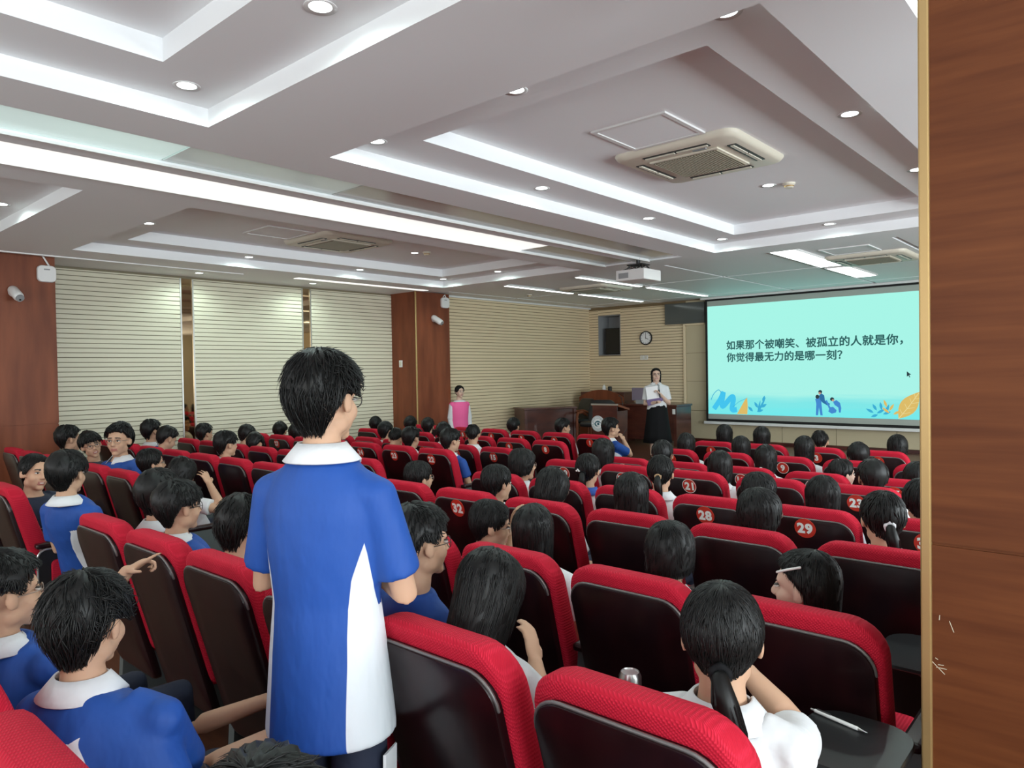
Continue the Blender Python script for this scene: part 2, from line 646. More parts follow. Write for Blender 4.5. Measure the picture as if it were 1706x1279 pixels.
# front wall
wf = struct('wall_front', newbox(XL, XR, YF + 0.42, YF + 0.5, 0, ZS), M['slat_tan_gap'], 'front wall behind the stage')
bm = bmesh.new()
AX0, AX1, AZ0, AZ1 = -9.36, -8.77, 2.115, 3.015
for x0, x1, z0, z1 in ((XLF, AX0, 0, ZS), (AX1, -7.22, 0, ZS), (AX0, AX1, 0, AZ0), (AX0, AX1, AZ1, ZS), (-7.22, XR, 0, ZS)):
    box(bm, x0, x1, YF, YF + 0.42, z0, z1)
struct('wall_core', bm, M['slat_tan_gap'], parent=wf)
bm = bmesh.new()
slats(bm, XLF, AX0, 0.36, 3.14, YF, 'Y')
slats(bm, AX1, -7.22, 0.36, 3.14, YF, 'Y')
slats(bm, AX0, AX1, 0.36, 2.10, YF, 'Y')
slats(bm, AX0, AX1, 3.02, 3.14, YF, 'Y')
struct('slat_panel', bm, M['slat_tan'], parent=wf)
bm = bmesh.new()
pxs = [-7.17, -6.18, -5.19, -4.21, -3.22, -2.23, -1.24, -0.25, 0.74, 1.73, 2.72, 3.71, 4.5]
for a, b in zip(pxs[:-1], pxs[1:]):
    for z0, z1 in ((0.36, 0.93), (0.93, 1.53), (1.53, 2.11), (2.11, 2.70), (2.70, 3.19)):
        box(bm, a + 0.004, b - 0.004, YF - 0.02, YF, z0 + 0.004, z1 - 0.004)
struct('wall_panels', bm, M['panel'], parent=wf)
bm = bmesh.new()
box(bm, -7.225, -7.175, YF - 0.05, YF, 0.30, 2.72, bev=0.006)
box(bm, -7.175, -6.75, YF - 0.05, YF, 2.68, 2.72, bev=0.006)
struct('door_frame', bm, M['slat_tan'], parent=wf)
o = struct('baseboard_front', newbox(XLF, XR, YF - 0.03, YF, STAGE_Z, 0.355), M['wood_dark'], 'dark wooden skirting along the front wall')
# alcove linings and the television standing in it
bm = bmesh.new()
for x0, x1, z0, z1 in ((AX0, AX0 + .015, AZ0, AZ1), (AX1 - .015, AX1, AZ0, AZ1), (AX0, AX1, AZ0, AZ0 + .015), (AX0, AX1, AZ1 - .015, AZ1)):
    box(bm, x0, x1, YF - 0.015, YF + 0.40, z0, z1)
box(bm, AX0, AX1, YF + 0.39, YF + 0.41, AZ0, AZ1)
struct('alcove_lining', bm, M['grey'], parent=wf)
tv = tag(obj('television', newbox(-9.22, -8.80, YF + 0.06, YF + 0.12, 2.14, 2.73, bev=0.01), M['black']), 'black television standing in the square wall alcove', 'television')
obj('screen', newbox(-9.20, -8.82, YF + 0.055, YF + 0.062, 2.18, 2.71), M['monitor'], tv)
obj('stand', newbox(-9.10, -8.92, YF + 0.04, YF + 0.16, 2.13, 2.145), M['black'], tv)

# rear and right walls with windows
bm = bmesh.new()
WX = (-7.0, -3.6, 0.0)
xs = [XL]
for w in WX:
    xs += [w - 1.2, w + 1.2]
xs.append(XR)
for a, b in zip(xs[0::2], xs[1::2]):
    box(bm, a, b, YB - 0.2, YB, 0, ZC + .05)
for w in WX:
    box(bm, w - 1.2, w + 1.2, YB - 0.2, YB, 0, 1.0)
    box(bm, w - 1.2, w + 1.2, YB - 0.2, YB, 2.9, ZC + .05)
struct('wall_back', bm, M['slat'])
bm = bmesh.new()
WY = (-1.2, 2.0, 5.2, 8.4)
ys = [YB]
for w in WY:
    ys += [w - 1.25, w + 1.25]
ys.append(YF)
for a, b in zip(ys[0::2], ys[1::2]):
    box(bm, XR, XR + 0.2, a, b, 0, ZC + .05)
for w in WY:
    box(bm, XR, XR + 0.2, w - 1.25, w + 1.25, 0, 1.0)
    box(bm, XR, XR + 0.2, w - 1.25, w + 1.25, 2.9, ZC + .05)
struct('wall_right', bm, M['slat'])
k = 0
for w in WX:
    k += 1
    bm = bmesh.new()
    for a, b, c, d in ((-1.2, -1.14, 1.0, 2.9), (1.14, 1.2, 1.0, 2.9), (-.03, .03, 1.0, 2.9), (-1.2, 1.2, 1.0, 1.06), (-1.2, 1.2, 2.84, 2.9)):
        box(bm, w + a, w + b, YB - 0.13, YB - 0.07, c, d)
    struct('window_%d' % k, bm, M['white'])
for w in WY:
    k += 1
    bm = bmesh.new()
    for a, b, c, d in ((-1.25, -1.19, 1.0, 2.9), (1.19, 1.25, 1.0, 2.9), (-.03, .03, 1.0, 2.9), (-1.25, 1.25, 1.0, 1.06), (-1.25, 1.25, 2.84, 2.9)):
        box(bm, XR + 0.07, XR + 0.13, w + a, w + b, c, d)
    struct('window_%d' % k, bm, M['white'])

# ceiling edge trims along the slatted wall
struct('trim_1', newbox(-9.16, -9.11, 1.0, 4.9, ZC - 0.012, ZC + 0.03), M['white'], 'thin white ceiling edge along the slatted wall')
struct('trim_2', newbox(XLF, XLF + 0.05, 8.94, YF, ZS - 0.03, ZS), M['white'], 'thin white ceiling edge above the stage side wall')
bm = bmesh.new()
for x in (-4.74, -5.40):
    box(bm, x - 0.015, x + 0.015, -3.0, 8.02, ZC - 0.012, ZC + 0.004)
struct('trim_3', bm, M['white'], 'white metal lips along the ceiling light boxes')

# ------------------------------------------------------------------ things on the ceiling
SEG = ((-3.0, 0.88), (0.88, 3.28), (3.28, 6.3), (6.3, 8.02))
for i, (y0, y1) in enumerate(SEG):
    for side, (x0, x1) in enumerate(((-5.385, -4.925), (-4.725, -4.275))):
        m = (M['panel_on'] if i < 3 else M['panel_off']) if side == 0 else (M['panel_mint'] if i < 2 else M['panel_off'])
        where = ('above the rear seats', 'behind the first panel seam', 'between the two panel seams', 'near the projector')[i]
        if side and i == 1:
            y0 = 2.0
        if side and i == 0:
            y1 = 2.0
        if side and i == 1:
            m = M['panel_dim']
        if side and i > 1:
            y0, y1 = ((3.28, 5.68), (5.68, 8.02))[i - 2]
        what = (('glowing white' if i < 3 else 'unlit grey') if side == 0 else ('faint mint glowing' if i < 2 else 'unlit grey'))
        t = tag(obj('light_panel', newbox(x0, x1, y0 + 0.008, y1 - 0.008, ZC + 0.02, ZC + 0.045), m),
                '%s light box panel %s, %s side' % (what, where, ('slatted wall', 'near column')[side]), 'ceiling light', 'long ceiling light box panels')
cove = tag(obj('light_panel', newbox(-9.10, -8.98, 5.65, 8.1, ZC - 0.006, ZC + 0.02), M['panel_on']), 'lit cove face, drawn as a glowing strip, beside the slatted wall and mid pillar', 'ceiling light')  # stands for a cove's lit inner face; its light is put into emission


def downlight():
    t = thing('downlight', 'x', 'ceiling light')
    bm = bmesh.new()
    lathe(bm, (0, 0, 0), [(0.046, 0.0), (0.066, -0.004), (0.066, -0.001), (0.046, 0.008)], 24)
    obj('trim_ring', bm, M['white'], t, smooth=True)
    bm = bmesh.new()
    disc_prism(bm, (0, 0, -0.0005), 0.046, 0.004, n=20)
    obj('lens', bm, M['led'], t)
    l = D.lights.new('downlight_beam', 'SPOT')
    l.energy = 20
    l.spot_size = R(172)
    l.spot_blend = 0.6
    l.color = (0.78, 1.0, 0.94)
    l.shadow_soft_size = 0.05
    lo = D.objects.new('beam', l)
    lo.location = (0, 0, -0.03)
    COL.objects.link(lo)
    lo.parent = t
    return t


DL = [(-2.47, 2.86, Z1, 'in the near coffer, middle of its rear step'), (-3.65, 2.88, Z1, 'in the near coffer, at its rear corner by the light boxes'),
      (-3.65, 4.53, Z1, 'in the near coffer, second along the light box side'), (-3.65, 6.18, Z1, 'in the near coffer, third along the light box side'),
      (-3.65, 7.79, Z1, 'in the near coffer, at the front corner by the projector'), (-2.47, 7.79, Z1, 'in the near coffer, middle of the front step'),
      (-1.30, 6.11, Z1, 'in the near coffer, touching the near column edge'), (-1.30, 4.48, Z1, 'in the near coffer, middle of the step towards the column'),
      (-1.30, 2.84, Z1, 'in the near coffer, at its rear corner by the column'), (-2.47, 6.20, Z2, 'in the near coffer, beside the smoke detector'),
      (-3.63, 1.67, Z1, 'in the rear coffer, at its corner by the light boxes'), (-2.47, 1.68, Z1, 'in the rear coffer, at the top edge above the standing boy'),
      (-7.15, 2.89, Z1, 'in the wall side coffer, middle of its rear step'), (-8.36, 4.57, Z1, 'in the wall side coffer, above the first mirror strip'),
      (-8.36, 6.25, Z1, 'in the wall side coffer, above the second mirror strip'), (-8.33, 7.83, Z1, 'in the wall side coffer, at the corner by the mid pillar'),
      (-7.18, 7.85, Z1, 'in the wall side coffer, middle of its front step'), (-7.25, 6.31, Z2, 'in the wall side coffer, beside the smoke detector'),
      (-7.19, 1.72, Z1, 'in the rear coffer of the wall side bay'), (-9.57, 4.51, ZC + .02, 'at the ceiling edge above the first mirror strip'),
      (-9.57, 6.27, ZC + .02, 'at the ceiling edge above the second mirror strip')]
dl0 = downlight()
for i, (x, y, z, w) in enumerate(DL):
    if i == 0:
        t = dl0
        t.location = (x, y, z)
        t['group'] = 'recessed ceiling downlights'
    else:
        t = dup(dl0, (x, y, z), group='recessed ceiling downlights')
    t['label'] = 'round lit downlight ' + w


def cassette(loc, label, hatch=True):
    t = thing('air_conditioner', label, 'air conditioner', loc, 0, 'ceiling cassette air conditioners')
    bm = bmesh.new()
    h = 0.475
    out = [(x, z - h) for x, z in rrect(2 * h, 2 * h, 0.09)]
    rings = [[Vector((x * s, y * s, z)) for x, y in out] for s, z in ((1.0, 0.0), (1.0, -0.012), (0.97, -0.035), (0.93, -0.045))]
    loft(bm, rings, True)
    obj('panel', bm, M['offwhite'], t, angle=40)
    bm = bmesh.new()
    box(bm, -0.27, 0.27, -0.27, 0.27, -0.056, -0.044, bev=0.006)
    obj('return_frame', bm, M['offwhite'], t)
    bm = bmesh.new()
    for k in range(24):
        a = -0.245 + k * 0.0213
        box(bm, a, a + 0.008, -0.245, 0.245, -0.064, -0.056)
        box(bm, -0.245, 0.245, a, a + 0.008, -0.062, -0.056)
    obj('return_grille', bm, M['grille'], t)
    for k in range(4):
        rot = Matrix.Rotation(k * PI / 2, 4, 'Z')
        bm = bmesh.new()
        box(bm, -0.25, 0.25, 0.33, 0.395, -0.050, -0.040, mtx=rot)
        v = obj('air_outlet', bm, M['black'], t)
        bm = bmesh.new()
        box(bm, -0.24, -0.01, 0.35, 0.375, -0.056, -0.046, mtx=rot)
        box(bm, 0.01, 0.24, 0.35, 0.375, -0.056, -0.046, mtx=rot)
        obj('louvre', bm, M['offwhite'], v)
    bm = bmesh.new()
    box(bm, 0.10, 0.20, -0.31, -0.29, -0.052, -0.044)
    obj('indicator_strip', bm, M['grey'], t)
    return t


cassette((-2.50, 4.98, Z2), 'cream ceiling cassette air conditioner in the near coffer')
cassette((-7.20, 5.08, Z2), 'cream ceiling cassette air conditioner in the wall side coffer')
cassette((-7.10, 10.25, ZS), 'cream ceiling cassette air conditioner above the lectern end of the stage')
cassette((-2.66, 10.10, ZS), 'white ceiling cassette air conditioner above the projection screen')


def hatch(x0, x1, y0, y1, z, label):
    bm = bmesh.new()
    for a, b, c, d in ((x0, x1, y0, y0 + .03), (x0, x1, y1 - .03, y1), (x0, x0 + .03, y0 + .03, y1 - .03), (x1 - .03, x1, y0 + .03, y1 - .03)):
        box(bm, a, b, c, d, z - 0.012, z)
    t = tag(obj('access_hatch', bm, M['white']), label, 'hatch', 'ceiling access hatches')
    obj('hatch_lid', newbox(x0 + .035, x1 - .035, y0 + .035, y1 - .035, z - 0.006, z), M['ceiling'], t)


hatch(-2.76, -2.21, 3.95, 4.49, Z2, 'square white ceiling access hatch behind the near air conditioner')
hatch(-7.48, -6.93, 4.02, 4.58, Z2, 'square white ceiling access hatch behind the wall side air conditioner')
hatch(-2.98, -2.42, 9.0, 9.55, ZS, 'square white ceiling access hatch above the stage near the screen')


def smoke(x, y, z, label):
    bm = bmesh.new()
    lathe(bm, (x, y, z), [(0.052, 0), (0.052, -0.012), (0.040, -0.022), (0.040, -0.035), (0.030, -0.042)], 20)
    t = tag(obj('smoke_detector', bm, M['offwhite'], smooth=False), label, 'smoke detector', 'ceiling smoke detectors')
    bm = bmesh.new()
    lathe(bm, (x, y, z), [(0.041, -0.023), (0.0415, -0.029), (0.041, -0.034)], 20)
    obj('sensing_slot', bm, M['gold'], t)


smoke(-2.31, 6.25, Z2, 'small round smoke detector in the near coffer')
smoke(-7.08, 6.37, Z2, 'small round smoke detector in the wall side coffer')
smoke(-8.55, 10.2, ZS, 'small round smoke detector over the corner of the stage')

# LED strips on the stage ceiling
ST = [(-7.76, 8.66, 10.46, 'over the lectern, first bay'), (-7.76, 10.68, 12.85, 'over the lectern, second bay'), (-6.34, 8.66, 10.46, 'over the presenter, first bay'), (-6.34, 10.68, 12.85, 'over the presenter, second bay')]
for x, y0, y1, w in ST:
    t = tag(obj('led_strip_light', newbox(x - .045, x + .045, y0, y1, ZS - 0.03, ZS), M['white']), 'thin white LED strip light ' + w, 'ceiling light', 'LED strips over the stage')
    obj('diffuser', newbox(x - .035, x + .035, y0 + .01, y1 - .01, ZS - 0.034, ZS - 0.029), M['strip'], t)
for x0, x1, y0, y1, w in ((-3.455, -3.12, 8.62, 10.45, 'first bay in front of the screen'), (-3.455, -3.12, 10.68, 12.1, 'second bay just before the screen')):
    t = tag(obj('led_panel_light', newbox(x0, x1, y0, y1, ZS - 0.02, ZS), M['white']), 'wide pale mint LED ceiling panel, ' + w, 'ceiling light', 'LED panels before the screen')
    obj('diffuser', newbox(x0 + .03, x1 - .02, y0 + .02, y1 - .02, ZS - 0.024, ZS - 0.019), M['strip'], t)

# projector on its ceiling bracket
t = thing('projector', 'white ceiling mounted projector on a black bracket before the stage', 'projector', (-4.76, 7.8, 3.0))
obj('body', newbox(-0.205, 0.205, -0.2, 0.2, -0.105, 0.03, bev=0.012), M['white'], t)
bm = bmesh.new()
tube(bm, [(0.08, 0.19, -0.04), (0.08, 0.225, -0.04)], 0.045, 16)
obj('lens', bm, M['black'], t)
bm = bmesh.new()
for sx in (-0.12, 0.12):
    for sy in (-0.1, 0.1):
        tube(bm, [(sx, sy, 0.03), (sx * 0.6, sy * 0.6, 0.10)], 0.009, 6)
box(bm, -0.11, 0.11, -0.09, 0.09, 0.09, 0.105)
tube(bm, [(0, 0, 0.10), (0, 0, 0.17)], 0.025, 10)
for k in range(4):
    tube(bm, [(-0.16 + .09 * k, -0.12, 0.035), (-0.1 + .07 * k, -0.02, 0.075), (0.02, 0.03, 0.12)], 0.006, 5)
obj('bracket', bm, M['black'], t)
obj('air_vent', newbox(-0.16, -0.02, -0.204, -0.199, -0.075, -0.01), M['grey'], t)

# ------------------------------------------------------------------ things on the walls
def bullet(loc, aim, label):
    t = thing('security_camera', label, 'camera', loc, 0, 'white security cameras on pillars')
    a = Vector(aim).normalized()
    bm = bmesh.new()
    disc_prism(bm, (0, 0, 0), 0.05, 0.025, 'X', 20)
    obj('mount', bm, M['white'], t, angle=40)
    bm = bmesh.new()
    c = Vector((0.075, 0, -0.01))
    tube(bm, [(0.02, 0, 0), c], 0.018, 8)
    tube(bm, [c - a * 0.06, c + a * 0.09], 0.052, 20)
    obj('housing', bm, M['white'], t, angle=50)
    bm = bmesh.new()
    p = c + a * 0.127
    tube(bm, [p, p + a * 0.008], 0.041, 20, round_ends=False)
    f = obj('face_plate', bm, M['grey'], t)
    bm = bmesh.new()
    p = c + a * 0.134 + Vector((0, 0, -0.016))
    tube(bm, [p, p + a * 0.004], 0.010, 12, round_ends=False)
    obj('lens', bm, M['black'], f)


bullet((-9.37, 8.56, 2.73), (0.75, 0.25, -0.5), 'white bullet security camera on the mid pillar')
bullet((-9.37, 2.33, 2.76), (0.75, 0.1, -0.45), 'white bullet security camera on the rear pillar')


def access_point(y, z, label):
    t = thing('wireless_access_point', label, 'access point', (-9.37, y, z), 0, 'white access points on pillars')
    bm = bmesh.new()
    out = [(u, w - 0.095) for u, w in rrect(0.19, 0.19, 0.05)]
    loft(bm, [[Vector((x, u * s, w * s)) for u, w in out] for s, x in ((0.97, 0), (1, 0.01), (1, 0.03), (0.94, 0.042))], True)
    obj('case', bm, M['white'], t, angle=40)
    bm = bmesh.new()
    box(bm, 0.042, 0.0435, -0.03, 0.03, 0.04, 0.055)
    obj('status_window', bm, M['grey'], t)
    bm = bmesh.new()
    tube(bm, [(0.015, 0.03, 0.09), (0.02, 0.0, 0.14), (0.01, -0.03, 0.20 if z < 3 else 0.11)], 0.010, 8)
    obj('cable', bm, M['white'], t, smooth=True)


access_point(8.82, 3.03, 'square white wireless access point at the top of the mid pillar')
access_point(2.65, 2.99, 'square white wireless access point at the top of the rear pillar')
t = tag(obj('wall_switch', newbox(-9.82, -9.74, 8.138, 8.15, 1.90, 2.02, bev=0.003), M['white']), 'small white wall switch on the mid pillar', 'switch')
obj('rocker', newbox(-9.805, -9.755, 8.134, 8.139, 1.925, 1.995), M['offwhite'], t)
for k, x in enumerate((-8.22, -8.12)):
    t = tag(obj('wall_switch', newbox(x - .045, x + .045, YF - .025, YF - .012, 2.0, 2.09, bev=0.003), M['white']), ('white switch plate under the wall clock, on its left', 'white switch plate under the wall clock, on its right')[k], 'switch', 'switch plates under the clock')
    obj('rocker', newbox(x - .02, x + .02, YF - .029, YF - .024, 2.02, 2.07), M['offwhite'], t)

# wall clock
t = thing('wall_clock', 'round black rimmed wall clock with white dial above the presenter', 'clock', (-8.115, YF - 0.012, 2.465))
bm = bmesh.new()
loft(bm, [[Vector((r * math.cos(2 * PI * k / 40), y, r * math.sin(2 * PI * k / 40))) for k in range(40)] for r, y in ((0.15, 0), (0.15, -0.03), (0.142, -0.04), (0.128, -0.03), (0.128, -0.012))], True)
obj('rim', bm, M['black'], t, angle=40)
bm = bmesh.new()
disc_prism(bm, (0, -0.022, 0), 0.129, 0.006, 'Y', 40)
f = obj('dial', bm, M['paper'], t)
for k in range(12):
    obj('hour_mark', newbox(-0.004, 0.004, -0.0245, -0.022, 0.10, 0.12, mtx=Matrix.Rotation(k * PI / 6, 4, 'Y')), M['black'], f)
bm = bmesh.new()
box(bm, -0.005, 0.005, -0.027, -0.0245, -0.015, 0.07, mtx=Matrix.Rotation(R(115), 4, 'Y'))
obj('hour_hand', bm, M['black'], t)
bm = bmesh.new()
box(bm, -0.0035, 0.0035, -0.029, -0.0265, -0.02, 0.105, mtx=Matrix.Rotation(R(2), 4, 'Y'))
obj('minute_hand', bm, M['black'], t)

# dark louvred panel above the door
t = tag(obj('vent_panel', newbox(-7.63, -6.73, YF - 0.07, YF - 0.022, 2.72, 3.15, bev=0.006), M['glassgrey']), 'dark grey glazed vent panel above the door beside the screen', 'vent')
bm = bmesh.new()
for k in range(5):
    box(bm, -7.60, -6.76, YF - 0.078, YF - 0.068, 2.77 + k * 0.075, 2.785 + k * 0.075)
obj('louvres', bm, M['glassgrey'], t)


# ------------------------------------------------------------------ the projection screen and its slide
def emis(name, col, k=1.0):
    m = mat(name, (0, 0, 0), 0.9, spec=0.0, emit=col, es=k)
    return m


def slide_material():
    m = emis('slide_picture', (0.4, 0.9, 0.8))
    nt, b = nodes(m)
    tc = N(nt, 'ShaderNodeTexCoord')
    sx = N(nt, 'ShaderNodeSeparateXYZ')
    nt.links.new(tc.outputs['Generated'], sx.inputs[0])
    nz = N(nt, 'ShaderNodeTexNoise')
    mp = N(nt, 'ShaderNodeMapping')
    mp.inputs['Scale'].default_value = (1.4, 1, 14)
    nt.links.new(tc.outputs['Generated'], mp.inputs[0])
    nt.links.new(mp.outputs[0], nz.inputs['Vector'])
    nz.inputs['Scale'].default_value = 2.2
    ad = N(nt, 'ShaderNodeMath', operation='MULTIPLY_ADD')
    ad.inputs[1].default_value = 0.10
    nt.links.new(nz.outputs['Fac'], ad.inputs[0])
    nt.links.new(sx.outputs['Z'], ad.inputs[2])
    r = N(nt, 'ShaderNodeValToRGB')
    cr = r.color_ramp
    cr.elements[0].position, cr.elements[0].color = 0.05, (0.17, 0.82, 0.84, 1)
    cr.elements[1].position, cr.elements[1].color = 0.95, (0.39, 0.92, 0.80, 1)
    e = cr.elements.new(0.17)
    e.color = (0.22, 0.80, 0.80, 1)
    e = cr.elements.new(0.25)
    e.color = (0.40, 0.90, 0.81, 1)
    nt.links.new(ad.outputs[0], r.inputs['Fac'])
    nt.links.new(r.outputs['Color'], b.inputs['Emission Color'])
    return m


SX0, SX1, SZ0, SZ1 = -6.67, -2.76, 0.73, 3.165
scr = thing('projection_screen', 'large projection screen showing a mint slide with Chinese writing', 'projection screen', (0, 13.45, 0))
obj('border', newbox(SX0, SX1, 0, 0.012, SZ0, SZ1), M['screen_border'], scr)
obj('screen_cloth', newbox(SX0 + .045, SX1 - .045, -0.002, 0.0, SZ0 + .05, SZ1 - .035), M['screen_grey'], scr)
obj('bottom_bar', newbox(SX0 - .05, SX1 + .05, -0.015, 0.02, SZ0 - .055, SZ0, bev=0.008), M['white'], scr)
obj('casing', newbox(SX0 - .08, SX1 + .08, -0.05, 0.10, SZ1, SZ1 + .038), M['white'], scr)
sl = obj('slide_image', newbox(-6.62, -2.815, -0.004, -0.002, 0.88, 3.025), slide_material(), scr)
T_DARK = emis('slide_text_grey', (0.030, 0.115, 0.115))


def slide_text(body, xl, width, z, bold):
    def done(me):
        co = np.zeros(len(me.vertices) * 3)
        me.vertices.foreach_get('co', co)
        co = co.reshape(-1, 3)
        k = width / (co[:, 0].max() - co[:, 0].min())
        co[:, 0] = (co[:, 0] - co[:, 0].min()) * k + xl
        co[:, 1] = (co[:, 1] - (co[:, 1].max() + co[:, 1].min()) / 2) * k + z
        out = np.stack([co[:, 0], np.full(len(co), -0.006), co[:, 1]], 1)
        me.vertices.foreach_set('co', out.ravel())
        me.update()
        bm = bmesh.new()
        for dx, dz in ((-bold, 0), (bold, 0), (0, bold), (0, -bold)):
            t = bmesh.new()
            t.from_mesh(me)
            merge(bm, t, 0, Matrix.Translation((dx, -dx * .02 - dz * .03, dz)))
        obj('slide_text', bm, T_DARK, scr)
        D.meshes.remove(me)
    text_mesh(body, 0.18, done, 0.0, 0.0)


slide_text('\u5982\u679c\u90a3\u4e2a\u88ab\u5632\u7b11\u3001\u88ab\u5b64\u7acb\u7684\u4eba\u5c31\u662f\u4f60\uff0c', -6.22, 3.13, 2.235, 0.005)
slide_text('\u4f60\u89c9\u5f97\u6700\u65e0\u529b\u7684\u662f\u54ea\u4e00\u523b\uff1f', -6.22, 2.16, 2.0, 0.005)

SLAY = [0]


def flat(polys, col, name):
    """flat coloured shapes of the slide picture (x, z) in the screen's plane"""
    SLAY[0] += 1
    y = -0.006 - 0.0004 * SLAY[0]
    bm = bmesh.new()
    for p in polys:
        try:
            bm.faces.new([bm.verts.new((x, y, z)) for x, z in p])
        except ValueError:
            pass
    me = D.meshes.new(name)
    bm.to_mesh(me)
    bm.free()
    return link(name, me, col, scr)


def stroke(pts, w):
    """a brush stroke as a list of quads"""
    out = []
    n = len(pts)
    L, Rr = [], []
    for i, (x, z) in enumerate(pts):
        a, b = pts[max(0, i - 1)], pts[min(n - 1, i + 1)]
        dx, dz = b[0] - a[0], b[1] - a[1]
        d = math.hypot(dx, dz) or 1
        ww = w[i] if isinstance(w, list) else w
        L.append((x - dz / d * ww, z + dx / d * ww))
        Rr.append((x + dz / d * ww, z - dx / d * ww))
    for i in range(n - 1):
        out.append([L[i], L[i + 1], Rr[i + 1], Rr[i]])
    return out


def smooth_pts(p, n=8):
    out = []
    for i in range(len(p) - 1):
        p0, p1, p2, p3 = p[max(i - 1, 0)], p[i], p[i + 1], p[min(i + 2, len(p) - 1)]
        for k in range(n):
            t = k / n
            out.append(tuple(0.5 * ((2 * p1[j]) + (-p0[j] + p2[j]) * t + (2 * p0[j] - 5 * p1[j] + 4 * p2[j] - p3[j]) * t * t + (-p0[j] + 3 * p1[j] - 3 * p2[j] + p3[j]) * t ** 3) for j in (0, 1)))
    out.append(p[-1])
    return out


def leaf(x, z, ang, L, w):
    c, s_ = math.cos(R(ang)), math.sin(R(ang))
    pts = []
    for k in range(9):
        t = k / 8
        pts.append((t * L, w * math.sin(PI * t) * (1 - 0.25 * t)))
    for k in range(7, 0, -1):
        t = k / 8
        pts.append((t * L, -w * math.sin(PI * t) * (1 - 0.25 * t)))
    return [(x + c * a - s_ * b, z + s_ * a + c * b) for a, b in pts]


c_blue, c_teal, c_or, c_or2 = emis('slide_sky_blue', (0.06, 0.55, 0.85)), emis('slide_leaf_blue', (0.05, 0.42, 0.66)), emis('slide_orange', (0.72, 0.50, 0.14)), emis('slide_orange_vein', (0.80, 0.68, 0.30))
c_navy, c_shirt, c_hair, c_skin = emis('slide_navy', (0.03, 0.16, 0.36)), emis('slide_shirt', (0.06, 0.25, 0.62)), emis('slide_hair', (0.03, 0.05, 0.06)), emis('slide_skin', (0.55, 0.33, 0.25))
flat(stroke(smooth_pts([(-6.50, 0.98), (-6.36, 1.18), (-6.30, 1.30), (-6.33, 1.10), (-6.30, 1.04), (-6.13, 1.22), (-6.09, 1.18), (-6.12, 0.98), (-6.02, 0.98)]), 0.05), c_blue, 'blue_scribble')
flat(stroke(smooth_pts([(-6.56, 1.16), (-6.50, 1.28), (-6.40, 1.36), (-6.34, 1.30)]), 0.007), c_teal, 'scribble_line')
flat([[(-6.02, 0.89), (-5.92, 1.06), (-5.85, 1.18), (-5.81, 1.22), (-5.80, 1.05), (-5.81, 0.89)]], c_or, 'orange_leaf')
flat(stroke([(-6.10, 1.03), (-5.98, 1.13), (-5.82, 1.20)], 0.004), c_teal, 'leaf_line')
flat([leaf(-5.60, 0.93, a, L, 0.022) for a, L in ((62, 0.34), (78, 0.24))] + [leaf(x, z, a, 0.13, 0.03) for x, z, a in ((-5.54, 1.03, 30), (-5.60, 1.02, 120), (-5.50, 1.13, 75), (-5.62, 0.95, 15), (-5.70, 0.95, 135))], c_teal, 'blue_plant')
# two standing figures and one that bends over a sitting one
flat([[(-4.52, 0.91), (-4.51, 1.12), (-4.53, 1.20), (-4.47, 1.24), (-4.42, 1.20), (-4.42, 1.12), (-4.40, 0.91), (-4.44, 0.91), (-4.465, 1.05), (-4.48, 0.91)]], c_shirt, 'standing_figure')
flat([[(-4.45, 1.20), (-4.46, 1.27), (-4.42, 1.31), (-4.37, 1.27), (-4.36, 1.18), (-4.27, 1.12), (-4.30, 1.08), (-4.40, 1.14)]], c_navy, 'leaning_figure')
flat([[(-4.49 + .035 * math.cos(k), 1.245 + .038 * math.sin(k)) for k in np.linspace(0, 6, 12)], [(-4.44 + .034 * math.cos(k), 1.335 + .034 * math.sin(k)) for k in np.linspace(0, 6, 12)], [(-4.235 + .036 * math.cos(k), 1.205 + .034 * math.sin(k)) for k in np.linspace(0, 6, 12)]], c_hair, 'figure_hair')
flat([[(-4.45 + .022 * math.cos(k), 1.31 + .022 * math.sin(k)) for k in np.linspace(0, 6, 10)], [(-4.22 + .022 * math.cos(k), 1.185 + .02 * math.sin(k)) for k in np.linspace(0, 6, 10)]], c_skin, 'figure_face')
flat([[(-4.22, 1.16), (-4.16, 1.19), (-4.10, 1.14), (-4.08, 1.05), (-4.09, 0.97), (-4.12, 0.97), (-4.13, 1.06), (-4.19, 1.10)], [(-4.30, 0.98), (-4.28, 1.06), (-4.22, 1.07), (-4.16, 1.01), (-4.17, 0.97), (-4.24, 0.945)], stroke([(-4.34, 1.18), (-4.30, 1.10), (-4.27, 1.03)], 0.016)[0], stroke([(-4.34, 1.18), (-4.30, 1.10), (-4.27, 1.03)], 0.016)[1]], c_shirt, 'bending_figure')
flat([leaf(x, z, a, L, 0.026) for x, z, a, L in ((-3.55, 0.98, 150, 0.14), (-3.50, 1.02, 120, 0.13), (-3.50, 0.97, 30, 0.15), (-3.42, 1.03, 100, 0.14), (-3.40, 0.96, 20, 0.13), (-3.36, 0.98, 70, 0.16), (-3.48, 0.95, 200, 0.12))], c_teal, 'blue_plant')
flat([leaf(x, z, a, L, 0.024) for x, z, a, L in ((-3.34, 1.08, 110, 0.14), (-3.30, 1.02, 60, 0.14), (-3.30, 0.98, 140, 0.15), (-3.24, 0.96, 30, 0.12))], c_or, 'orange_sprig')
flat([leaf(-3.16, 0.89, 55, 0.56, 0.15)], c_or, 'orange_leaf')
